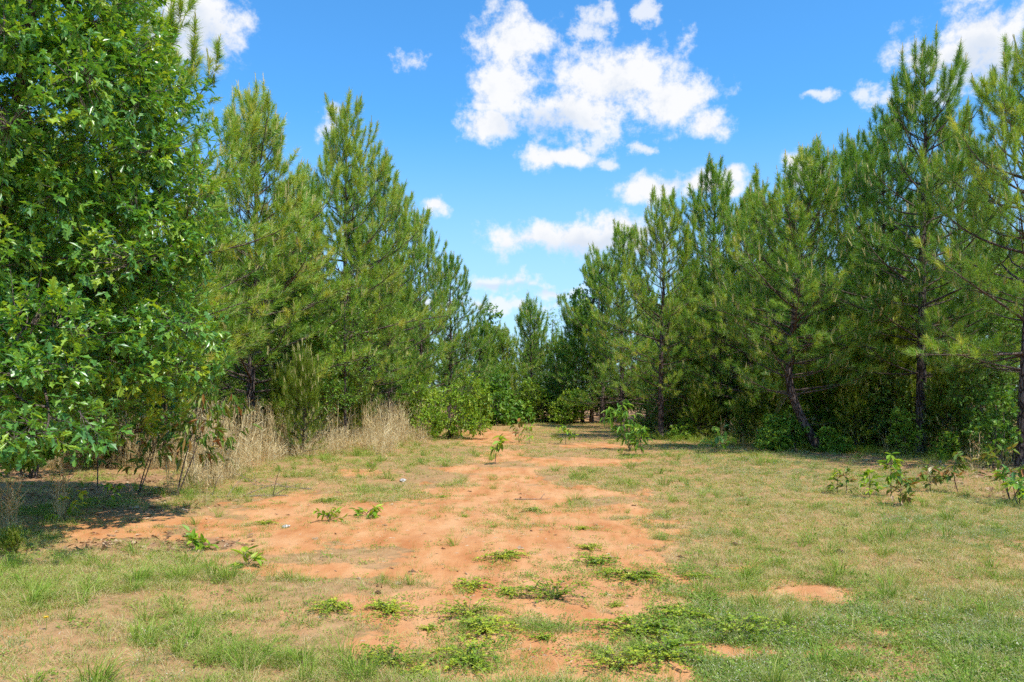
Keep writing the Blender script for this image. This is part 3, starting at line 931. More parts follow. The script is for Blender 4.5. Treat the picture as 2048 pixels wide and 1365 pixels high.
for k in range(34):
    y = rs.uniform(17, 40)
    x = -5.6 - rs.uniform(0.2, 6) - 0.25 * max(0, 26 - y)
    if x / y < -0.66 or y < 22:
        continue
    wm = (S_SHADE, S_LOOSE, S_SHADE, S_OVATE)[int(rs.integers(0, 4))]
    spawn_leafy('shrub', wm, x, y, rs.random() * 6, 'leafy undergrowth shrub in the shade beneath the left-hand pines', 'shrub', 'undergrowth beneath the left-hand pines', rs.uniform(0.8, 1.3), rs.uniform(0.9, 1.8))
for k in range(26):
    y = rs.uniform(42, 54)
    x = rs.uniform(-4, 6) if k < 14 else rs.uniform(5, 14)
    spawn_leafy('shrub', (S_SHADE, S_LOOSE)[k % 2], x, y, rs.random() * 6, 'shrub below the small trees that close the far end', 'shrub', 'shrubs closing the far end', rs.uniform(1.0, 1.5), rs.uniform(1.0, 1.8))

# ------------------------------------------------------------------ young pines
YP = []
for sd, H, b in ((41, 2.2, 0.08), (42, 1.7, 0.06)):
    p = make_pine(sd, H, b, 0.24, trunk_r=0.022, dead=0, nn=60, width=0.005)
    p['needles'].materials[0] = M_YOUNG
    YP.append(p)


def young_px(P, px, py, ty, rot, label, wide=1.0):
    x, y = at(px, py)
    h = EYE + y * (HZ - ty) / F
    s = h / P['H']
    t = thing('young_pine', label, 'young pine', ground_pt(x, y), rot, None, (s * wide, s * wide, s))
    obj('trunk', P['trunk'], t)
    obj('limb_framework', P['limbs'], t)
    c = obj('crown', P['needles'], t)
    obj('new_growth', P['shoots'], c)


young_px(YP[0], 605, 912, 742, 0.3, 'yellow-green young pine standing in the dry grass', 0.75)
young_px(YP[1], 632, 890, 715, 1.3, 'thin young pine with one tall candle behind the yellow-green one', 0.5)
young_px(YP[1], 575, 900, 775, 2.3, 'low young pine left of the yellow-green one in the dry grass', 0.9)
young_px(YP[1], 690, 880, 745, 4.3, 'soft young pine under the tallest left pine', 1.0)
young_px(YP[0], 1482, 893, 815, 0.9, 'small pale young pine between two leafy shrubs on the right', 0.9)
young_px(YP[1], 18, 1112, 1068, 0.2, 'tiny pine seedling under the dry bunch grass at the left edge', 1.5)

young_px(YP[1], 1405, 880, 800, 3.1, 'soft low young pine beside the dead branches on the right', 1.3)
young_px(YP[0], 1712, 905, 800, 1.1, 'low feathery young pine between the leaning pine and the scaly trunk', 1.3)
young_px(YP[1], 1775, 903, 790, 2.1, 'low feathery young pine close to the left of the scaly trunk', 1.4)
young_px(YP[0], 1900, 915, 770, 4.1, 'low feathery young pine close to the right of the scaly trunk', 1.2)
young_px(YP[1], 1575, 895, 815, 5.1, 'low feathery young pine left of the leaning trunk', 1.3)
ry = np.random.default_rng(77)
for k in range(26):
    y = ry.uniform(21, 36)
    x = 6.2 + 0.30 * max(0, 27 - y) + ry.uniform(0.2, 5)
    if x / y > 0.66:
        continue
    P = YP[k % 2]
    sc = ry.uniform(0.8, 1.7)
    t = thing('young_pine', 'soft young pine growing in the shade among the right-hand trunks', 'young pine', ground_pt(x, y), ry.random() * 6, 'young pines shaded by the right-hand stand', (sc * 1.2, sc * 1.2, sc))
    obj('trunk', P['trunk'], t)
    obj('limb_framework', P['limbs'], t)
    c = obj('crown', P['needles'], t)
    obj('new_growth', P['shoots'], c)

# ------------------------------------------------------------------ saplings whose leaves are single objects


def sapling(px, py, h, n, leaf, bank, size, label, seed, droop=0.35, spread=0.35, lean=(0, 0), stems=1, cat='sapling', name='sapling', start=0.25, group=None):
    r = np.random.default_rng(seed)
    x, y = at(px, py)
    t = thing(name, label, cat, ground_pt(x, y), 0, group)
    W = MB()
    spots = []
    for s in range(stems):
        d0 = rand_dir(r, 1)[0] * [0.35, 0.35, 0] * (stems > 1)
        k = np.linspace(0, 1, 7)[:, None]
        hh = h * r.uniform(0.75, 1.0) if s else h
        pts = np.array([0, 0, -0.04]) + np.array([lean[0] + d0[0], lean[1] + d0[1], 1.0]) * hh * k + np.sin(k * 3) * r.normal(0, 0.03, 3)
        pts[:, :2] += (k ** 2 * np.array(lean) * hh * 0.6)
        W.tube(pts, np.linspace(0.005 + 0.006 * h, 0.002, 7), 5)
        for j in range(max(2, int(n / 5 / stems))):
            q = start + (1 - start) * (j + 0.5) / max(2, int(n / 5 / stems))
            i0 = min(int(q * 6), 5)
            p = pts[i0] + (pts[i0 + 1] - pts[i0]) * (q * 6 - i0)
            a = r.random() * 6.28
            L = spread * (1.1 - 0.7 * q) * r.uniform(0.6, 1.2)
            e = p + np.array([math.cos(a) * L, math.sin(a) * L, L * r.uniform(0.1, 0.7)])
            W.tube([p, (p + e) / 2 + [0, 0, 0.02], e], [0.004, 0.003, 0.0015], 3)
            for m in range(5):
                f = 0.35 + 0.65 * m / 4
                spots.append((p + (e - p) * f, unit(e - p)))
        spots.append((pts[-1], np.array([0, 0, 1.0])))
    obj('stem', W.mesh('stem', M_LIMB, True), t)
    for p, d in spots:
        xd = unit(d * 0.8 + rand_dir(r, 1)[0] * 0.8 - np.array([0, 0, droop]))
        m = frames(p[None], xd[None], (np.array([0, 0, 1.0]) + rand_dir(r, 1)[0] * 0.4)[None], np.array([size * r.uniform(0.65, 1.15)]))[0]
        obj('leaf', bank[int(r.integers(0, len(bank)))], t, Matrix(m.tolist()))
    return t


B_OV = leaf_bank('ovate', OVATE, M_SHRUB, (0.1, 0.35, 0.6, 0.85))
B_OVR = leaf_bank('ovate_red', OVATE, M_RED, (0.15, 0.35, 0.55, 0.75))
B_LN = leaf_bank('lance', LANCE, M_BROAD, (0.15, 0.4, 0.6, 0.85))
B_LNR = leaf_bank('lance_red', LANCE, M_RED, (0.0, 0.12, 0.25, 0.4, 0.5, 0.78))
B_OK = OAKB

sapling(1262, 902, 1.35, 190, LANCE, B_LN, 0.22, 'leaning sapling with long drooping leaves at the right edge of the track', 1, 0.7, 0.55, (-0.22, 0), 3)
sapling(1287, 912, 0.72, 130, LANCE, B_LN, 0.19, 'low leafy sapling at the foot of the leaning sapling with drooping leaves', 2, 0.3, 0.35)
sapling(1038, 884, 0.75, 35, OVATE, B_OVR, 0.19, 'small reddish-tipped sapling in the middle of the track, left of the next', 3, 0.5, 0.35, (0.1, 0), 2)
sapling(1058, 888, 0.55, 25, OVATE, B_OV, 0.16, 'small dark green sapling touching the reddish-tipped one in the track', 4, 0.5, 0.3)
sapling(1131, 890, 0.6, 35, OVATE, B_OV, 0.17, 'small low sapling in the track between the reddish one and the leaning one', 5, 0.4, 0.35)
sapling(990, 930, 0.62, 20, OVATE, B_OV, 0.20, 'spindly sapling with few broad yellow-green leaves at the left of the track', 6, 0.3, 0.3, (0.08, 0), start=0.5)
sapling(1430, 908, 0.7, 40, OAK[0], B_OK, 0.22, 'dark little oak sapling on the shaded grass left of the bright leafy shrub', 7, 0.4, 0.4, (0.25, 0), 2)
sapling(1673, 985, 0.42, 35, OVATE, B_OV, 0.11, 'thin small sapling in the grass, leftmost of the right-hand group', 8, 0.3, 0.16)
sapling(1692, 988, 0.40, 30, OVATE, B_OVR, 0.11, 'thin small sapling second from left in the right-hand group', 9, 0.3, 0.14)
sapling(1738, 995, 0.42, 45, OVATE, B_OV, 0.12, 'short bushy sapling third from left in the right-hand group', 10, 0.3, 0.20)
sapling(1783, 990, 0.70, 60, OVATE, B_OV, 0.13, 'tall slender sapling with hanging leaves in the right-hand group', 11, 0.7, 0.2, start=0.4)
sapling(1802, 1012, 0.50, 65, OVATE, B_OVR, 0.13, 'reddish sapling with tiered arching leaves in front of the tall slender one', 12, 0.35, 0.26)
sapling(1862, 982, 0.42, 65, OVATE, B_OVR, 0.13, 'low spreading reddish sapling right of the tiered one', 13, 0.5, 0.36)
sapling(1918, 985, 0.66, 65, OVATE, B_OVR, 0.13, 'tall reddish sapling left of the big bush at the right edge', 14, 0.5, 0.22, start=0.35)
sapling(2022, 1000, 0.80, 90, OVATE, B_OVR, 0.15, 'big leafy reddish bush at the right edge below the bare trunk', 15, 0.35, 0.38, stems=3)
sapling(2038, 1012, 0.5, 60, OAK[0], B_OK, 0.15, 'dark green oak sapling hugging the big reddish bush at the right edge', 16, 0.3, 0.3, stems=2)
sapling(130, 1045, 0.42, 25, OVATE, B_OV, 0.10, 'small bright seedling in the shade below the oak', 17, 0.2, 0.2, (0.3, 0))
sapling(205, 1022, 0.42, 30, OVATE, B_OV, 0.10, 'bright green seedling catching sun at the edge of the oak shade', 18, 0.2, 0.25, (0.3, 0))
# narrow-leaved saplings with bronze tips beside the oak
sapling(352, 990, 1.75, 130, LANCE, B_LNR, 0.21, 'narrow-leaved sapling with bronze drooping tips right of the oak', 19, 0.75, 0.75, (0.18, 0), 2, start=0.45)
sapling(395, 968, 1.6, 110, LANCE, B_LNR, 0.21, 'narrow-leaved bronze-tipped sapling reaching over the dry grass', 20, 0.75, 0.75, (0.25, 0), 2, start=0.45)
sapling(275, 985, 1.3, 70, LANCE, B_LNR, 0.19, 'dark narrow-leaved sapling in the shade under the oak', 21, 0.6, 0.5, (0.1, 0), 2, start=0.3)
sapling(195, 975, 1.3, 45, LANCE, B_LNR, 0.17, 'thin straight sapling stem in the deep shade under the oak', 22, 0.6, 0.35, start=0.4)
sapling(425, 955, 0.85, 50, LANCE, B_LNR, 0.18, 'low bronze-leaved sapling drooping at the edge of the dry grass', 23, 0.8, 0.4, (0.25, 0))
# broad-leaved sprouts lying on the clay
sapling(735, 1030, 0.10, 40, OVATE, B_OV, 0.11, 'flat yellow-green sprout spreading on the bare clay', 24, 0.1, 0.3)
sapling(665, 1042, 0.12, 30, OVATE, B_OV, 0.10, 'small green sprout left of the flat one on the bare clay', 25, 0.1, 0.22)
sapling(485, 1135, 0.16, 20, OVATE, B_OV, 0.12, 'broad-leaved yellow sprout at the edge of the left grass', 26, 0.1, 0.16)
sapling(395, 1095, 0.16, 45, OVATE, B_OV, 0.10, 'broad-leaved green sprout among the fallen leaves', 27, 0.1, 0.3)

# ------------------------------------------------------------------ low green weeds (each mat a plant of its own)


def make_weed(seed, rad, n_stem, leaf=0.032, rise=0.25):
    r = np.random.default_rng(seed)
    W, L = MB(), MB()
    mats, tn = [], []
    for s in range(n_stem):
        a = r.random() * 6.28
        l = rad * r.uniform(0.35, 1.1)
        z = r.uniform(0.02, rise) * rad
        k = np.linspace(0, 1, 5)[:, None]
        e = np.array([math.cos(a) * l, math.sin(a) * l * 0.85, z])
        pts = e * k + np.sin(k * 3.1) * np.array([0, 0, 0.04 + r.random() * rise * 0.25]) + r.normal(0, 0.012, (5, 3))
        pts[:, 2] = np.maximum(pts[:, 2], 0.004)
        W.tube(pts, np.linspace(0.0025, 0.001, 5), 3)
        m = int(l / 0.0085)
        t = r.random(m) * 0.95 + 0.05
        i0 = np.minimum((t * 4).astype(int), 3)
        p = pts[i0] + (pts[i0 + 1] - pts[i0]) * (t * 4 - i0)[:, None]
        xd = rand_dir(r, m) + unit(e) * 0.5
        xd[:, 2] = np.abs(xd[:, 2]) * 0.7 + 0.1
        mats.append(frames(p, xd, np.array([0, 0, 1.0]) + rand_dir(r, m) * 0.7, leaf * r.uniform(0.6, 1.25, m)))
        tn.append(np.clip(r.normal(0.6, 0.22) + r.normal(0, 0.18, m), 0, 1))
    L.stamp(SMALL[0], SMALL[1], np.concatenate(mats), np.concatenate(tn))
    return W.mesh('stems', M_LIMB, True), L.mesh('leaves', M_WEED)


WV = [make_weed(61, 0.30, 46), make_weed(62, 0.26, 36), make_weed(63, 0.34, 40, 0.024, 0.5), make_weed(64, 0.22, 30)]
WEEDS = [  # column, row, size, variant, label
    (1005, 1112, 0.75, 0, 'rounded dark green weed at the top of the middle clay'), (1110, 1190, 0.95, 2, 'large straggly weed with long thin runners in the middle clay'),
    (945, 1168, 0.75, 1, 'small green weed left of the large straggly one'), (1018, 1182, 0.62, 3, 'little round weed touching the large straggly one on its left'),
    (662, 1218, 0.75, 1, 'green weed mat at the left border of the clay strip'), (782, 1222, 0.68, 0, 'bushy green weed standing alone on the left half of the clay'),
    (940, 1228, 0.75, 2, 'green weed with grass in it, centre of the clay strip'), (975, 1262, 0.80, 0, 'yellow-green weed mat in the lower middle clay'),
    (858, 1258, 0.40, 3, 'small weed left of the yellow-green mat'), (1085, 1275, 0.42, 3, 'small upright weed right of the yellow-green mat'),
    (935, 1318, 0.85, 0, 'wide bright weed mat near the bottom middle'), (775, 1322, 0.70, 2, 'loose weed near the bottom edge, left of the wide bright mat'),
    (835, 1350, 0.48, 1, 'low weed cut near the bottom edge below the loose one'), (1195, 1122, 0.8, 1, 'green weed patch on the clay below the bare road'),
    (1265, 1150, 0.85, 0, 'weed mat leading down right across the clay'), (1215, 1140, 0.55, 3, 'small weed between two mats right of the clay strip'),
    (1390, 1150, 0.60, 1, 'weed mat on the right end of the bare clay'), (1180, 1095, 0.68, 3, 'dark weed at the right rim of the bare road'),
    (650, 1003, 0.62, 0, 'green weed mound at the far left rim of the bare road'), (530, 1045, 0.55, 1, 'grass-green weed left of the sprouts on the clay'),
    (1065, 1018, 0.60, 1, 'dark weed at the right rim of the far clay'), (930, 1030, 0.32, 3, 'tiny lone weed in the middle of the bare road'),
    (1165, 1055, 0.50, 3, 'small weed right of the bare road near the grass'), (885, 990, 0.42, 3, 'tiny weed on the far side of the bare road'),
    (1230, 1205, 0.35, 3, 'tiny creeping weed on the smooth clay right of the straggly one'), (1230, 1335, 0.7, 2, 'weed clump at the bottom edge right of centre'),
    (1275, 1262, 0.95, 0, 'dense weed mat where the clay meets the right grass'), (1370, 1230, 0.9, 1, 'dense weed mat right of the clay border'),
    (1330, 1315, 0.9, 0, 'dense weed mat in the lower right grass border'), (1480, 1265, 0.9, 2, 'weed mat in the lower right grass'), (455, 1232, 0.45, 3, 'small round weed in the left grass'),
]
for px, py, s, v, lab in WEEDS:
    x, y = at(px, py)
    t = thing('weed', lab, 'weed', ground_pt(x, y, 0.003), rng.random() * 6.28, None, (s * 1.3, s * 1.15, s * 0.62))
    obj('stem', WV[v][0], t)
    obj('foliage', WV[v][1], t)

# ------------------------------------------------------------------ grass: templates scattered with geometry nodes


def blades(mb, r, n, rad, h, w, tint, lean=0.35, sd=0.1, curve=0.4):
    a = r.random(n) * 6.28
    q = np.sqrt(r.random(n)) * rad
    b = np.stack([np.cos(a) * q, np.sin(a) * q, np.full(n, -0.005)], 1)
    a2 = a + r.normal(0, 0.9, n)
    ln = np.abs(r.normal(lean, lean * 0.5, n))
    hh = h * r.uniform(0.45, 1.15, n)
    out = np.stack([np.cos(a2), np.sin(a2), np.zeros(n)], 1)
    mid = b + out * (ln * hh * 0.45)[:, None] + np.array([0, 0, 1.0]) * (hh * 0.58)[:, None]
    tip = mid + out * ((ln + curve * r.random(n)) * hh * 0.7)[:, None] + np.array([0, 0, 1.0]) * (hh * 0.42 * (1 - curve * r.random(n)))[:, None]
    th = r.random(n) * 6.28
    s = np.stack([np.cos(th), np.sin(th), np.zeros(n)], 1) * (w * r.uniform(0.6, 1.2, n))[:, None] * 0.5
    v = np.stack([b - s, b + s, mid - s * 0.8, mid + s * 0.8, tip], 1).reshape(-1, 3)
    o = (np.arange(n) * 5)[:, None, None]
    t = (np.array([[0, 1, 3], [0, 3, 2], [2, 3, 4]])[None] + o).reshape(-1, 3)
    mb.add(v, t, np.repeat(np.clip(r.normal(tint, sd, n), 0, 1), 5))
    return tip


def heads(mb, r, p, size, tint):
    n = len(p)
    mb.stamp(np.array([(0, 0, -1), (0.35, 0, 0), (-0.18, 0.3, 0), (-0.18, -0.3, 0), (0, 0, 1.0)]), np.array([(0, 2, 1), (0, 3, 2), (0, 1, 3), (4, 1, 2), (4, 2, 3), (4, 3, 1)]),
             frames(p, rand_dir(r, n) + [0.6, 0, 0], np.array([0, 0, 1.0]) + rand_dir(r, n) * 0.5, np.full(n, size)), np.clip(r.normal(tint, 0.1, n), 0, 1))


def templates(name, makers):
    c = bpy.data.collections.new(name)
    for i, (mb, mat) in enumerate(makers):
        o = bpy.data.objects.new('%s_%02d' % (name, i), mb.mesh(name, mat))
        c.objects.link(o)
    return c


def gn_scatter(name, coll, pts, rot, scl, idx, label, cat):
    m = bpy.data.meshes.new(name)
    m.vertices.add(len(pts)); m.vertices.foreach_set('co', np.asarray(pts, np.float32).ravel())
    for nm, ty, key, val in (('rot', 'FLOAT_VECTOR', 'vector', rot), ('scl', 'FLOAT_VECTOR', 'vector', scl), ('idx', 'INT', 'value', idx)):
        a = m.attributes.new(nm, ty, 'POINT')
        a.data.foreach_set(key, np.asarray(val, np.int32 if ty == 'INT' else np.float32).ravel())
    o = obj(name, m, kind='stuff')
    tag(o, label, cat)
    ng = bpy.data.node_groups.new(name, 'GeometryNodeTree')
    ng.interface.new_socket('Geometry', in_out='INPUT', socket_type='NodeSocketGeometry')
    ng.interface.new_socket('Geometry', in_out='OUTPUT', socket_type='NodeSocketGeometry')
    N, L = ng.nodes, ng.links
    gi, go = N.new('NodeGroupInput'), N.new('NodeGroupOutput')
    ci = N.new('GeometryNodeCollectionInfo')
    ci.inputs['Collection'].default_value = coll
    ci.inputs['Separate Children'].default_value = True
    ci.inputs['Reset Children'].default_value = True
    ip = N.new('GeometryNodeInstanceOnPoints')
    ip.inputs['Pick Instance'].default_value = True
    for nm, ty, sock in (('rot', 'FLOAT_VECTOR', 'Rotation'), ('scl', 'FLOAT_VECTOR', 'Scale'), ('idx', 'INT', 'Instance Index')):
        na = N.new('GeometryNodeInputNamedAttribute')
        na.data_type = ty
        na.inputs['Name'].default_value = nm
        L.new(na.outputs['Attribute'], ip.inputs[sock])
    L.new(gi.outputs[0], ip.inputs['Points'])
    L.new(ci.outputs[0], ip.inputs['Instance'])
    L.new(ip.outputs[0], go.inputs[0])
    md = o.modifiers.new('scatter', 'NODES')
    md.node_group = ng
    return o


def field(n, r, d0, d1, xlim=0.74, pw=1.0):
    """random ground points in the view wedge, denser near the camera"""
    u = r.random(n)
    d = np.exp(np.log(d0) + (np.log(d1) - np.log(d0)) * u ** pw)
    x = (r.random(n) * 2 - 1) * xlim * d
    return x, d


gr = np.random.default_rng(90)


def tuft(kind, seed):
    r = np.random.default_rng(seed)
    m = MB()
    if kind == 'fine':
        blades(m, r, 14, 0.05, 0.065, 0.0034, 0.36, 0.6, 0.2)
    elif kind == 'green':
        blades(m, r, 18, 0.05, 0.10, 0.0045, 0.28, 0.6, 0.14)
    elif kind == 'dry':
        blades(m, r, 18, 0.06, 0.075, 0.0032, 0.88, 0.9, 0.12, 0.7)
    elif kind == 'mixed':
        blades(m, r, 10, 0.06, 0.10, 0.0034, 0.35, 0.6, 0.15)
        blades(m, r, 10, 0.06, 0.07, 0.003, 0.85, 1.0, 0.12, 0.7)
    elif kind == 'wispy':
        blades(m, r, 9, 0.04, 0.17, 0.003, 0.45, 0.25, 0.15, 0.25)
    elif kind == 'sage':
        t = blades(m, r, 22, 0.07, 0.085, 0.0034, 0.35, 0.5, 0.15)
        heads(m, r, t[:7], 0.0075, 0.85)
    elif kind == 'clump':
        blades(m, r, 46, 0.05, 0.24, 0.0055, 0.28, 0.75, 0.12, 0.6)
    elif kind == 'mat':
        n = 40
        a = r.random(n) * 6.28; q = np.sqrt(r.random(n)) * 0.10
        p = np.stack([np.cos(a) * q, np.sin(a) * q, r.uniform(0.005, 0.04, n)], 1)
        xd = rand_dir(r, n); xd[:, 2] = np.abs(xd[:, 2]) * 0.6
        m.stamp(SMALL[0], SMALL[1], frames(p, xd, np.array([0, 0, 1.0]) + rand_dir(r, n) * 0.6, 0.026 * r.uniform(0.6, 1.2, n)), np.clip(r.normal(0.2, 0.14, n), 0, 1))
    return m


TUFTS = [('fine', M_GRASS)] * 3 + [('green', M_GRASS)] * 3 + [('dry', M_GRASS)] * 3 + [('mixed', M_GRASS)] * 3 + [('wispy', M_GRASS)] * 2 + [('sage', M_SAGE)] * 3 + [('clump', M_GRASS)] * 2 + [('mat', M_GRASS)] * 2
GC = templates('grass_tuft', [(tuft(k, 200 + i), m) for i, (k, m) in enumerate(TUFTS)])
KIND = {k: [i for i, (q, _) in enumerate(TUFTS) if q == k] for k in {q for q, _ in TUFTS}}


def grass():
    n = 125000
    x, y = field(n, gr, 3.6, 44, 0.76, 0.9)
    b = bareness(x, y)
    px, py = pix(x, y)
    lit = litterness(x, y)
    rightish = sstep(px, 1150, 1450)
    keep = gr.random(n) < np.clip((1 - b) ** 1.3 * 1.0 + 0.34 * sstep(fbm(x * 1.9, y * 1.9, 83, 3), 0.46, 0.62) + 0.04, 0, 1) * (1 - 0.8 * np.clip(lit, 0, 1)) * (0.13 + (0.40 - 0.26 * sstep(py, 1080, 1250)) * rightish + 0.95 * sstep(fbm(x * 1.3, y * 1.3, 55, 4), 0.40, 0.62))
    x, y, b, px, py = x[keep], y[keep], b[keep], px[keep], py[keep]
    n = len(x)
    patch = fbm(x * 0.55, y * 0.55, 61, 3)
    patch2 = fbm(x * 0.8 + 40, y * 0.8, 71, 3)
    right = sstep(px, 1250, 1500)
    idx = np.zeros(n, int)
    u = gr.random(n)
    kinds = np.empty(n, object)
    # likelihood of every kind by place
    wts = {
        'fine': 0.8 + 0 * x, 'green': 0.28 * sstep(patch2, 0.5, 0.65) + 0.06, 'dry': 1.2 * sstep(patch, 0.66, 0.42) + 0.28, 'mixed': 1.1 + 0 * x,
        'wispy': 0.20 + 0.5 * b, 'sage': right * 1.9 * sstep(patch, 0.38, 0.6) + 0.6 * sstep(py, 1200, 1330) * sstep(px, 420, 200), 'clump': 0.035 + 0.04 * sstep(px, 700, 300) * sstep(py, 1000, 1200),
        'mat': 1.9 * sstep(patch2, 0.46, 0.58) * sstep(py, 1040, 1200) * sstep(px, 850, 1200) + 0.10}
    names = list(wts)
    Wt = np.stack([wts[k] for k in names], 1)
    cum = np.cumsum(Wt / Wt.sum(1)[:, None], 1)
    ki = np.minimum((u[:, None] > cum).sum(1), len(names) - 1)
    for j, k in enumerate(names):
        s = ki == j
        idx[s] = gr.choice(KIND[k], s.sum())
    # runners of the weeds creeping into the open clay, and green tufts between the dry stalks
    wx, wy = np.array([at(w[0], w[1]) for w in WEEDS]).T
    k = 26
    ex = np.repeat(wx, k) + gr.normal(0, 0.40, len(wx) * k); ey = np.repeat(wy, k) + gr.normal(0, 0.36, len(wy) * k)
    ei = gr.choice(KIND['mat'] * 3 + KIND['mixed'] + KIND['wispy'] + KIND['dry'], len(ex))
    sx, sy = at(gr.uniform(380, 860, 420), gr.uniform(872, 955, 420))
    si = gr.choice(KIND['clump'] + KIND['green'] + KIND['wispy'] * 2 + KIND['mixed'], 420)
    # ragged taller growth where the clearing meets the right-hand pines
    q = gr.random(900)
    rx = 5.4 + 5.4 * q + gr.normal(0.4, 0.7, 900); ry_ = 28.0 - 10.5 * q + gr.normal(0, 0.8, 900)
    ri = gr.choice(KIND['clump'] + KIND['wispy'] * 2 + KIND['mixed'] + KIND['dry'], 900)
    x = np.concatenate([x, ex, sx, rx]); y = np.concatenate([y, ey, sy, ry_]); idx = np.concatenate([idx, ei, si, ri])
    b = np.concatenate([b, np.full(len(ex), 0.6), np.full(420, -0.6), np.full(900, -1.6)])
    n = len(x)
    rot = np.zeros((n, 3)); rot[:, 2] = gr.random(n) * 6.28; rot[:, :2] = gr.normal(0, 0.10, (n, 2))
    s = gr.uniform(0.55, 1.15, n) * (1 + 0.035 * np.maximum(0, y - 8)) * (1 - 0.25 * np.clip(b, -9, 1))
    scl = np.stack([s, s, s * gr.uniform(0.5, 1.05, n) / (1 + 0.018 * np.maximum(0, y - 8))], 1)
    gn_scatter('grass', GC, np.stack([x, y, hgt(x, y)], 1), rot, scl, idx, 'short green and straw-coloured grass growing over the sandy clearing', 'grass')


grass()


# tall dry stalks
def straw_bunch(seed, n, h, w=0.006, wisps=40):
    r = np.random.default_rng(seed)
    m = MB()
    for s in range(n):
        a = r.random() * 6.28; q = r.random() * 0.08
        b = np.array([math.cos(a) * q, math.sin(a) * q, -0.02])
        hh = h * r.uniform(0.55, 1.1)
        d = np.array([math.cos(a) * 0.16 * r.random(), math.sin(a) * 0.16 * r.random(), 1.0])
        k = np.linspace(0, 1, 5)[:, None]
        pts = b + d * hh * k + np.sin(k * 3) * r.normal(0, 0.02, 3)
        tc = r.uniform(0.0, 1.0)
        m.tube(pts, np.linspace(w * 0.55, w * 0.3, 5), 3, tc)
        for j in range(int(r.integers(3, 8))):      # curled dry leaves and seed fluff along the stalk
            f = r.uniform(0.3, 1.0)
            p = b + d * hh * f
            o = unit(rand_dir(r, 1)[0] * [1, 1, 0.3] + [0, 0, 0.9])
            l = r.uniform(0.05, 0.16)
            e1 = p + o * l; e2 = e1 + (o * [1, 1, -0.5]) * l * 0.7
            wv = np.cross(o, rand_dir(r, 1)[0]); wv = unit(wv) * w * 0.5
            m.add([p - wv, p + wv, e1 - wv, e1 + wv, e2], [(0, 1, 3), (0, 3, 2), (2, 3, 4)], np.clip(tc + r.normal(0.1, 0.15), 0, 1))
    blades(m, r, wisps, 0.10, h * 0.38, w * 0.8, 0.45, 0.6, 0.2, 0.8)
    return m


SB = templates('dry_stalk', [(straw_bunch(300 + i, 5 + i % 3, 1.15, 0.008, 16), M_STRAW) for i in range(5)] + [(straw_bunch(310 + i, 4, 0.55, 0.006, 14), M_STRAW) for i in range(3)])


def straw_field():
    r = np.random.default_rng(320)
    px = r.uniform(60, 860, 9000); py = r.uniform(864, 985, 9000)
    x, y = at(px, py)
    lim = 940 - 0.10 * (px - 450) + 30 * (fbm(px / 60, py / 60, 5, 2) - 0.5) + 40 * sstep(px, 430, 200) * 0 + 25 * sstep(px, 600, 420)
    ok = (py < lim) & (r.random(len(px)) < np.clip(y / 24, 0.4, 1) * 0.8 * (0.35 + 0.65 * sstep(fbm(px / 45, py / 22, 8, 3), 0.35, 0.6))) & ~((px > 800) & (py > 895)) & ((px > 380) | (py < 940))
    px, py, x, y = px[ok], py[ok], x[ok], y[ok]
    edge = sstep((lim[ok] - py), 0, 40)
    q = r.random(260)
    x = np.concatenate([x, 5.6 + 5.4 * q + r.normal(0.9, 0.7, 260)]); y = np.concatenate([y, 28.3 - 10.5 * q + r.normal(0, 0.8, 260)])
    edge = np.concatenate([edge, np.full(260, 0.25)])
    n = len(x)
    tall = r.random(n) < edge * 0.85
    idx = np.where(tall, r.integers(0, 5, n), r.integers(5, 8, n))
    rot = np.zeros((n, 3)); rot[:, 2] = r.random(n) * 6.28; rot[:, :2] = r.normal(0, 0.12, (n, 2))
    s = r.uniform(0.5, 1.3, n)
    s[-260:] *= 0.6
    gn_scatter('dry_grass', SB, np.stack([x, y, hgt(x, y)], 1), rot, np.stack([s, s, s], 1), idx, 'tall straw-coloured dry grass fringing the pines, thickest on the left', 'dry grass')


straw_field()

# countable bunches of dry bluestem near the camera
B1 = straw_bunch(341, 22, 0.62, 0.007, 90).mesh('stalks', M_STRAW)
B2 = straw_bunch(342, 16, 0.75, 0.007, 60).mesh('stalks', M_STRAW)
B3 = straw_bunch(343, 6, 0.85, 0.008, 25).mesh('stalks', M_STRAW)
for px, py, s, me, lab in ((22, 1066, 1.0, B1, 'sunlit bunch of dry bluestem stalks at the left edge'), (120, 1040, 1.0, B2, 'shaded bunch of dry bluestem stalks under the oak'),
                           (345, 985, 1.0, B3, 'thin pale dry stalks beside the bronze-tipped sapling'), (408, 1010, 0.8, B3, 'pale dry stalks at the left rim of the clay'),
                           (735, 900, 1.15, B3, 'pale stalks standing above the dry grass by the dark trunk'), (760, 912, 1.1, B3, 'leaning pale stalks at the right end of the dry grass'),
                           (1518, 900, 0.75, B3, 'single dry stalks beside the bright leafy shrub on the right'), (1950, 945, 0.9, B3, 'dry brown stalks in the shade left of the right edge trunk')):
    x, y = at(px, py)
    o = obj('dry_grass_bunch', me)
    o.location = ground_pt(x, y); o.rotation_euler = (0, 0, px * 0.37); o.scale = (s, s, s)
    tag(o, lab, 'dry grass')


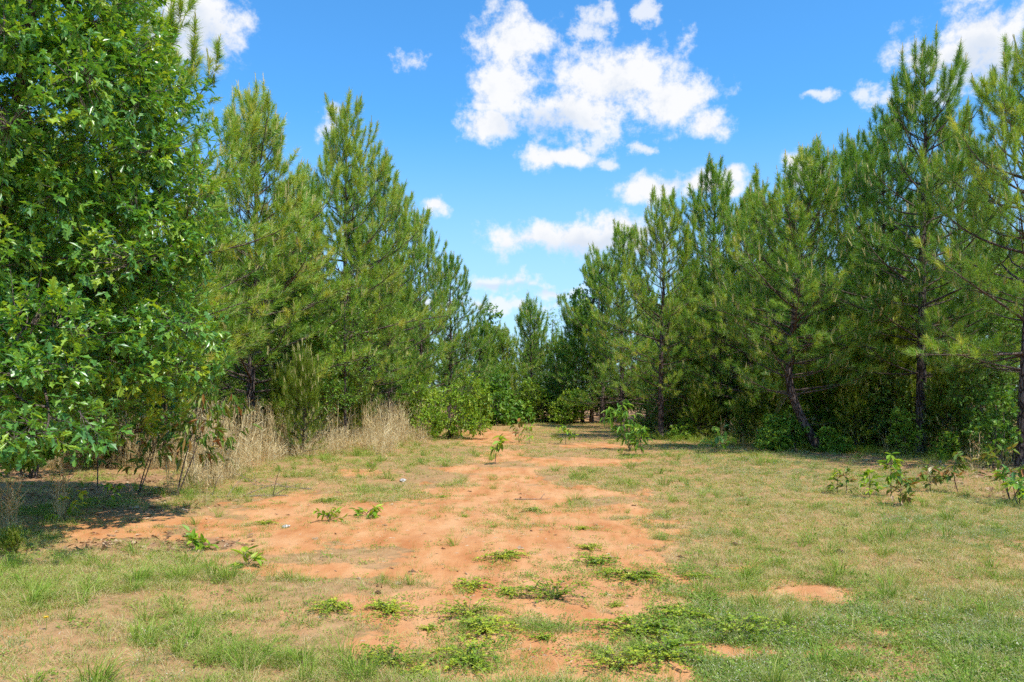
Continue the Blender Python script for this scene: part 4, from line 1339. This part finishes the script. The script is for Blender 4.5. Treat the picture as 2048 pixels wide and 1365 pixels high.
# ------------------------------------------------------------------ fallen leaves, twigs, cones, stones
def litter():
    r = np.random.default_rng(400)
    n = 34000
    x, y = field(n, r, 6.0, 34, 0.72)
    l = litterness(x, y)
    px, py = pix(x, y)
    keep = r.random(n) < np.clip(l * 0.9 + 0.012, 0, 1)
    x, y = x[keep], y[keep]
    n = len(x)
    m = MB()
    xd = rand_dir(r, n); xd[:, 2] *= 0.35
    m.stamp(OAK_LITE[0], OAK_LITE[1], frames(np.stack([x, y, hgt(x, y) + 0.012], 1), xd, np.array([0, 0, 1.0]) + rand_dir(r, n) * 0.8, r.uniform(0.04, 0.10, n) * (1 + 0.02 * y)), r.random(n))
    o = obj('leaf_litter', m.mesh('leaf_litter', M_LITTER), kind='stuff')
    tag(o, 'brown fallen leaves on the ground below the oak and pines', 'fallen leaves')


litter()


def crumbs():
    r = np.random.default_rng(410)
    n = 9000
    x, y = field(n, r, 3.8, 22, 0.7)
    b = bareness(x, y)
    k = r.random(n) < 0.25 + 0.75 * b
    x, y = x[k], y[k]; n = len(x)
    m = MB()
    xd = rand_dir(r, n); xd[:, 2] *= 0.1
    bits = np.array([(-0.5, 0, 0), (0, 0.09, 0.0), (0.5, 0, 0), (0, -0.09, 0.0), (0, 0, 0.12)])
    bt = np.array([(0, 3, 4), (3, 2, 4), (2, 1, 4), (1, 0, 4)])
    m.stamp(bits, bt, frames(np.stack([x, y, hgt(x, y) + 0.001], 1), xd, np.tile([0, 0, 1.0], (n, 1)), 0.007 + 0.07 * r.random(n) ** 3), r.random(n))
    o = obj('ground_debris', m.mesh('ground_debris', M_LITTER), kind='stuff')
    tag(o, 'tiny crumbs of bark and soil strewn over the bare clay', 'debris')


crumbs()


def lump(seed, mat, sx, sy, sz):
    r = np.random.default_rng(seed)
    import bmesh
    bm = bmesh.new()
    bmesh.ops.create_icosphere(bm, subdivisions=2, radius=1)
    for v in bm.verts:
        k = 1 + 0.28 * (vnoise(v.co.x * 1.7 + 9, v.co.y * 1.7 + v.co.z * 2.3 + 4, seed) - 0.5) * 2 + r.normal(0, 0.03)
        v.co = Vector((v.co.x * k * sx, v.co.y * k * sy, v.co.z * k * sz))
    m = bpy.data.meshes.new('lump')
    bm.to_mesh(m); bm.free()
    m.materials.append(mat)
    return m


for px, py, s, mat, nm, lab, cat in ((806, 960, (0.085, 0.06, 0.035), M_STONE, 'stone', 'pale stone lying at the far left rim of the bare road', 'stone'),
                                    (572, 1052, (0.05, 0.04, 0.03), M_STONE, 'stone', 'small grey stone left of the sprouts on the clay', 'stone'),
                                    (1680, 1103, (0.06, 0.04, 0.03), M_CLOD, 'earth_clod', 'dark brown clod lying in the right-hand grass', 'clod'),
                                    (1470, 1086, (0.05, 0.035, 0.025), M_CLOD, 'earth_clod', 'small brown clod in the grass right of the clay', 'clod'),
                                    (756, 1185, (0.035, 0.022, 0.018), M_CLOD, 'earth_clod', 'small reddish clod on the clay beside the left grass', 'clod'),
                                    (1062, 1060, (0.018, 0.013, 0.011), M_CLOD, 'earth_clod', 'tiny dark clod on the bare road', 'clod')):
    x, y = at(px, py)
    o = obj(nm, lump(int(px), mat, *s))
    o.location = ground_pt(x, y, -s[2] * 0.35); o.rotation_euler = (0, 0, px)
    tag(o, lab, cat)


def stick(px, py, length, ang, rad, label, seed, forks=2, z=0.02):
    r = np.random.default_rng(seed)
    x, y = at(px, py)
    m = MB()
    k = np.linspace(-0.5, 0.5, 8)[:, None]
    d = np.array([math.cos(ang), math.sin(ang), 0])
    pts = d * length * k + r.normal(0, 0.015 * length, (8, 3)) * [1, 1, 0.4]
    pts[:, 2] = np.abs(pts[:, 2]) + rad * 0.6
    m.tube(pts, np.linspace(rad, rad * 0.4, 8), 5)
    for f in range(forks):
        i = int(r.integers(2, 7))
        e = unit(d + rand_dir(r, 1)[0] * 0.9 + [0, 0, 0.4]) * length * r.uniform(0.2, 0.45)
        m.tube([pts[i], pts[i] + e * 0.5, pts[i] + e * [1, 1, 0.8]], [rad * 0.5, rad * 0.35, rad * 0.15], 4)
    o = obj('fallen_branch', m.mesh('fallen_branch', M_DEAD, True))
    o.location = ground_pt(x, y)
    tag(o, label, 'branch')


stick(1065, 996, 0.55, 0.05, 0.010, 'thin pale stick lying across the far clay', 1, 1)
stick(470, 992, 1.6, 0.15, 0.014, 'grey fallen branch at the edge of the dry grass by the clay', 2, 7)
stick(555, 970, 1.4, 2.7, 0.010, 'thin arching dead branch at the left rim of the clay', 3, 8)
stick(1420, 872, 2.6, 0.35, 0.03, 'long dead branch on the ground right of the straight dark trunk', 4, 6)
stick(1880, 905, 2.2, -0.25, 0.025, 'dead branch lying at the foot of the scaly trunk', 5, 5)

# dead brush under the right-hand pines


def brush(seed, L, H, n):
    r = np.random.default_rng(seed)
    m = MB()
    for s in range(n):
        p = np.array([r.normal(0, L * 0.3), r.normal(0, 0.5), 0.0])
        a = r.random() * 6.28; e = r.uniform(0.1, 1.3)
        l = r.uniform(0.5, 1.5) * H
        pts = [p]
        for j in range(6):
            a += r.normal(0, 0.35); e += r.normal(-0.12, 0.25)
            p = p + l / 6 * np.array([math.cos(a) * math.cos(e), math.sin(a) * math.cos(e), math.sin(e)])
            p[2] = max(p[2], 0.01)
            pts.append(p)
        rr = r.uniform(0.005, 0.014)
        m.tube(pts, np.linspace(rr, 0.002, 7), 4, r.random())
        for j in (2, 3, 4, 5):
            d = unit(rand_dir(r, 1)[0] + unit(pts[j] - pts[j - 1]))
            m.tube([pts[j], pts[j] + d * l * 0.15, pts[j] + d * l * 0.27 + [0, 0, -0.03]], [rr * 0.4, rr * 0.3, 0.0015], 3)
    return m.mesh('brush', M_DEAD, True)


BR = [brush(501, 1.6, 1.1, 40), brush(502, 1.4, 1.3, 36)]
for px, py, v, s, lab in ((1375, 868, 0, 1.0, 'tangle of dead grey branches right of the straight dark trunk'), (1450, 868, 1, 1.05, 'tangle of dead grey branches behind the dark oak sapling'),
                          (1270, 858, 0, 0.9, 'tangle of dead twigs between the slim and the straight trunk'), (1945, 908, 1, 0.8, 'tangle of thin dead twigs between the two bare trunks on the right'),
                          (725, 868, 1, 0.9, 'tangle of dead twigs under the low left pine')):
    x, y = at(px, py)
    o = obj('dead_brush', BR[v])
    o.location = ground_pt(x, y - 0.2); o.rotation_euler = (0, 0, px * 0.1); o.scale = (s, s, s)
    tag(o, lab, 'brush')


# one dandelion at the lower left
def dandelion():
    x, y = at(92, 1262)
    t = thing('dandelion', 'single yellow flower in the lower left grass', 'flower', ground_pt(x, y))
    m = MB(); m.tube([(0, 0, 0), (0.005, 0, 0.05), (0.0, 0, 0.09)], 0.0022, 5, 0.3)
    obj('stem', m.mesh('stem', M_GRASS, True), t)
    mat, g = new_mat('yellow_petals')
    b = g.new('ShaderNodeBsdfPrincipled')
    n, _ = g.noise(None, 60, 2)
    g.put(b.inputs['Base Color'], g.ramp(n, [(0.3, (0.75, 0.42, 0.01)), (0.7, (0.85, 0.62, 0.02))]))
    o = g.new('ShaderNodeOutputMaterial'); g.t.links.new(b.outputs[0], o.inputs[0])
    p = MB()
    r = np.random.default_rng(3)
    a = r.random(60) * 6.28
    xd = np.stack([np.cos(a), np.sin(a), r.uniform(0.1, 1.2, 60)], 1)
    p.stamp(LANCE[0], LANCE[1], frames(np.tile([0, 0, 0.088], (60, 1)), xd, np.tile([0, 0, 1.0], (60, 1)), r.uniform(0.012, 0.019, 60)), 0.5)
    obj('petals', p.mesh('petals', mat), t)


dandelion()
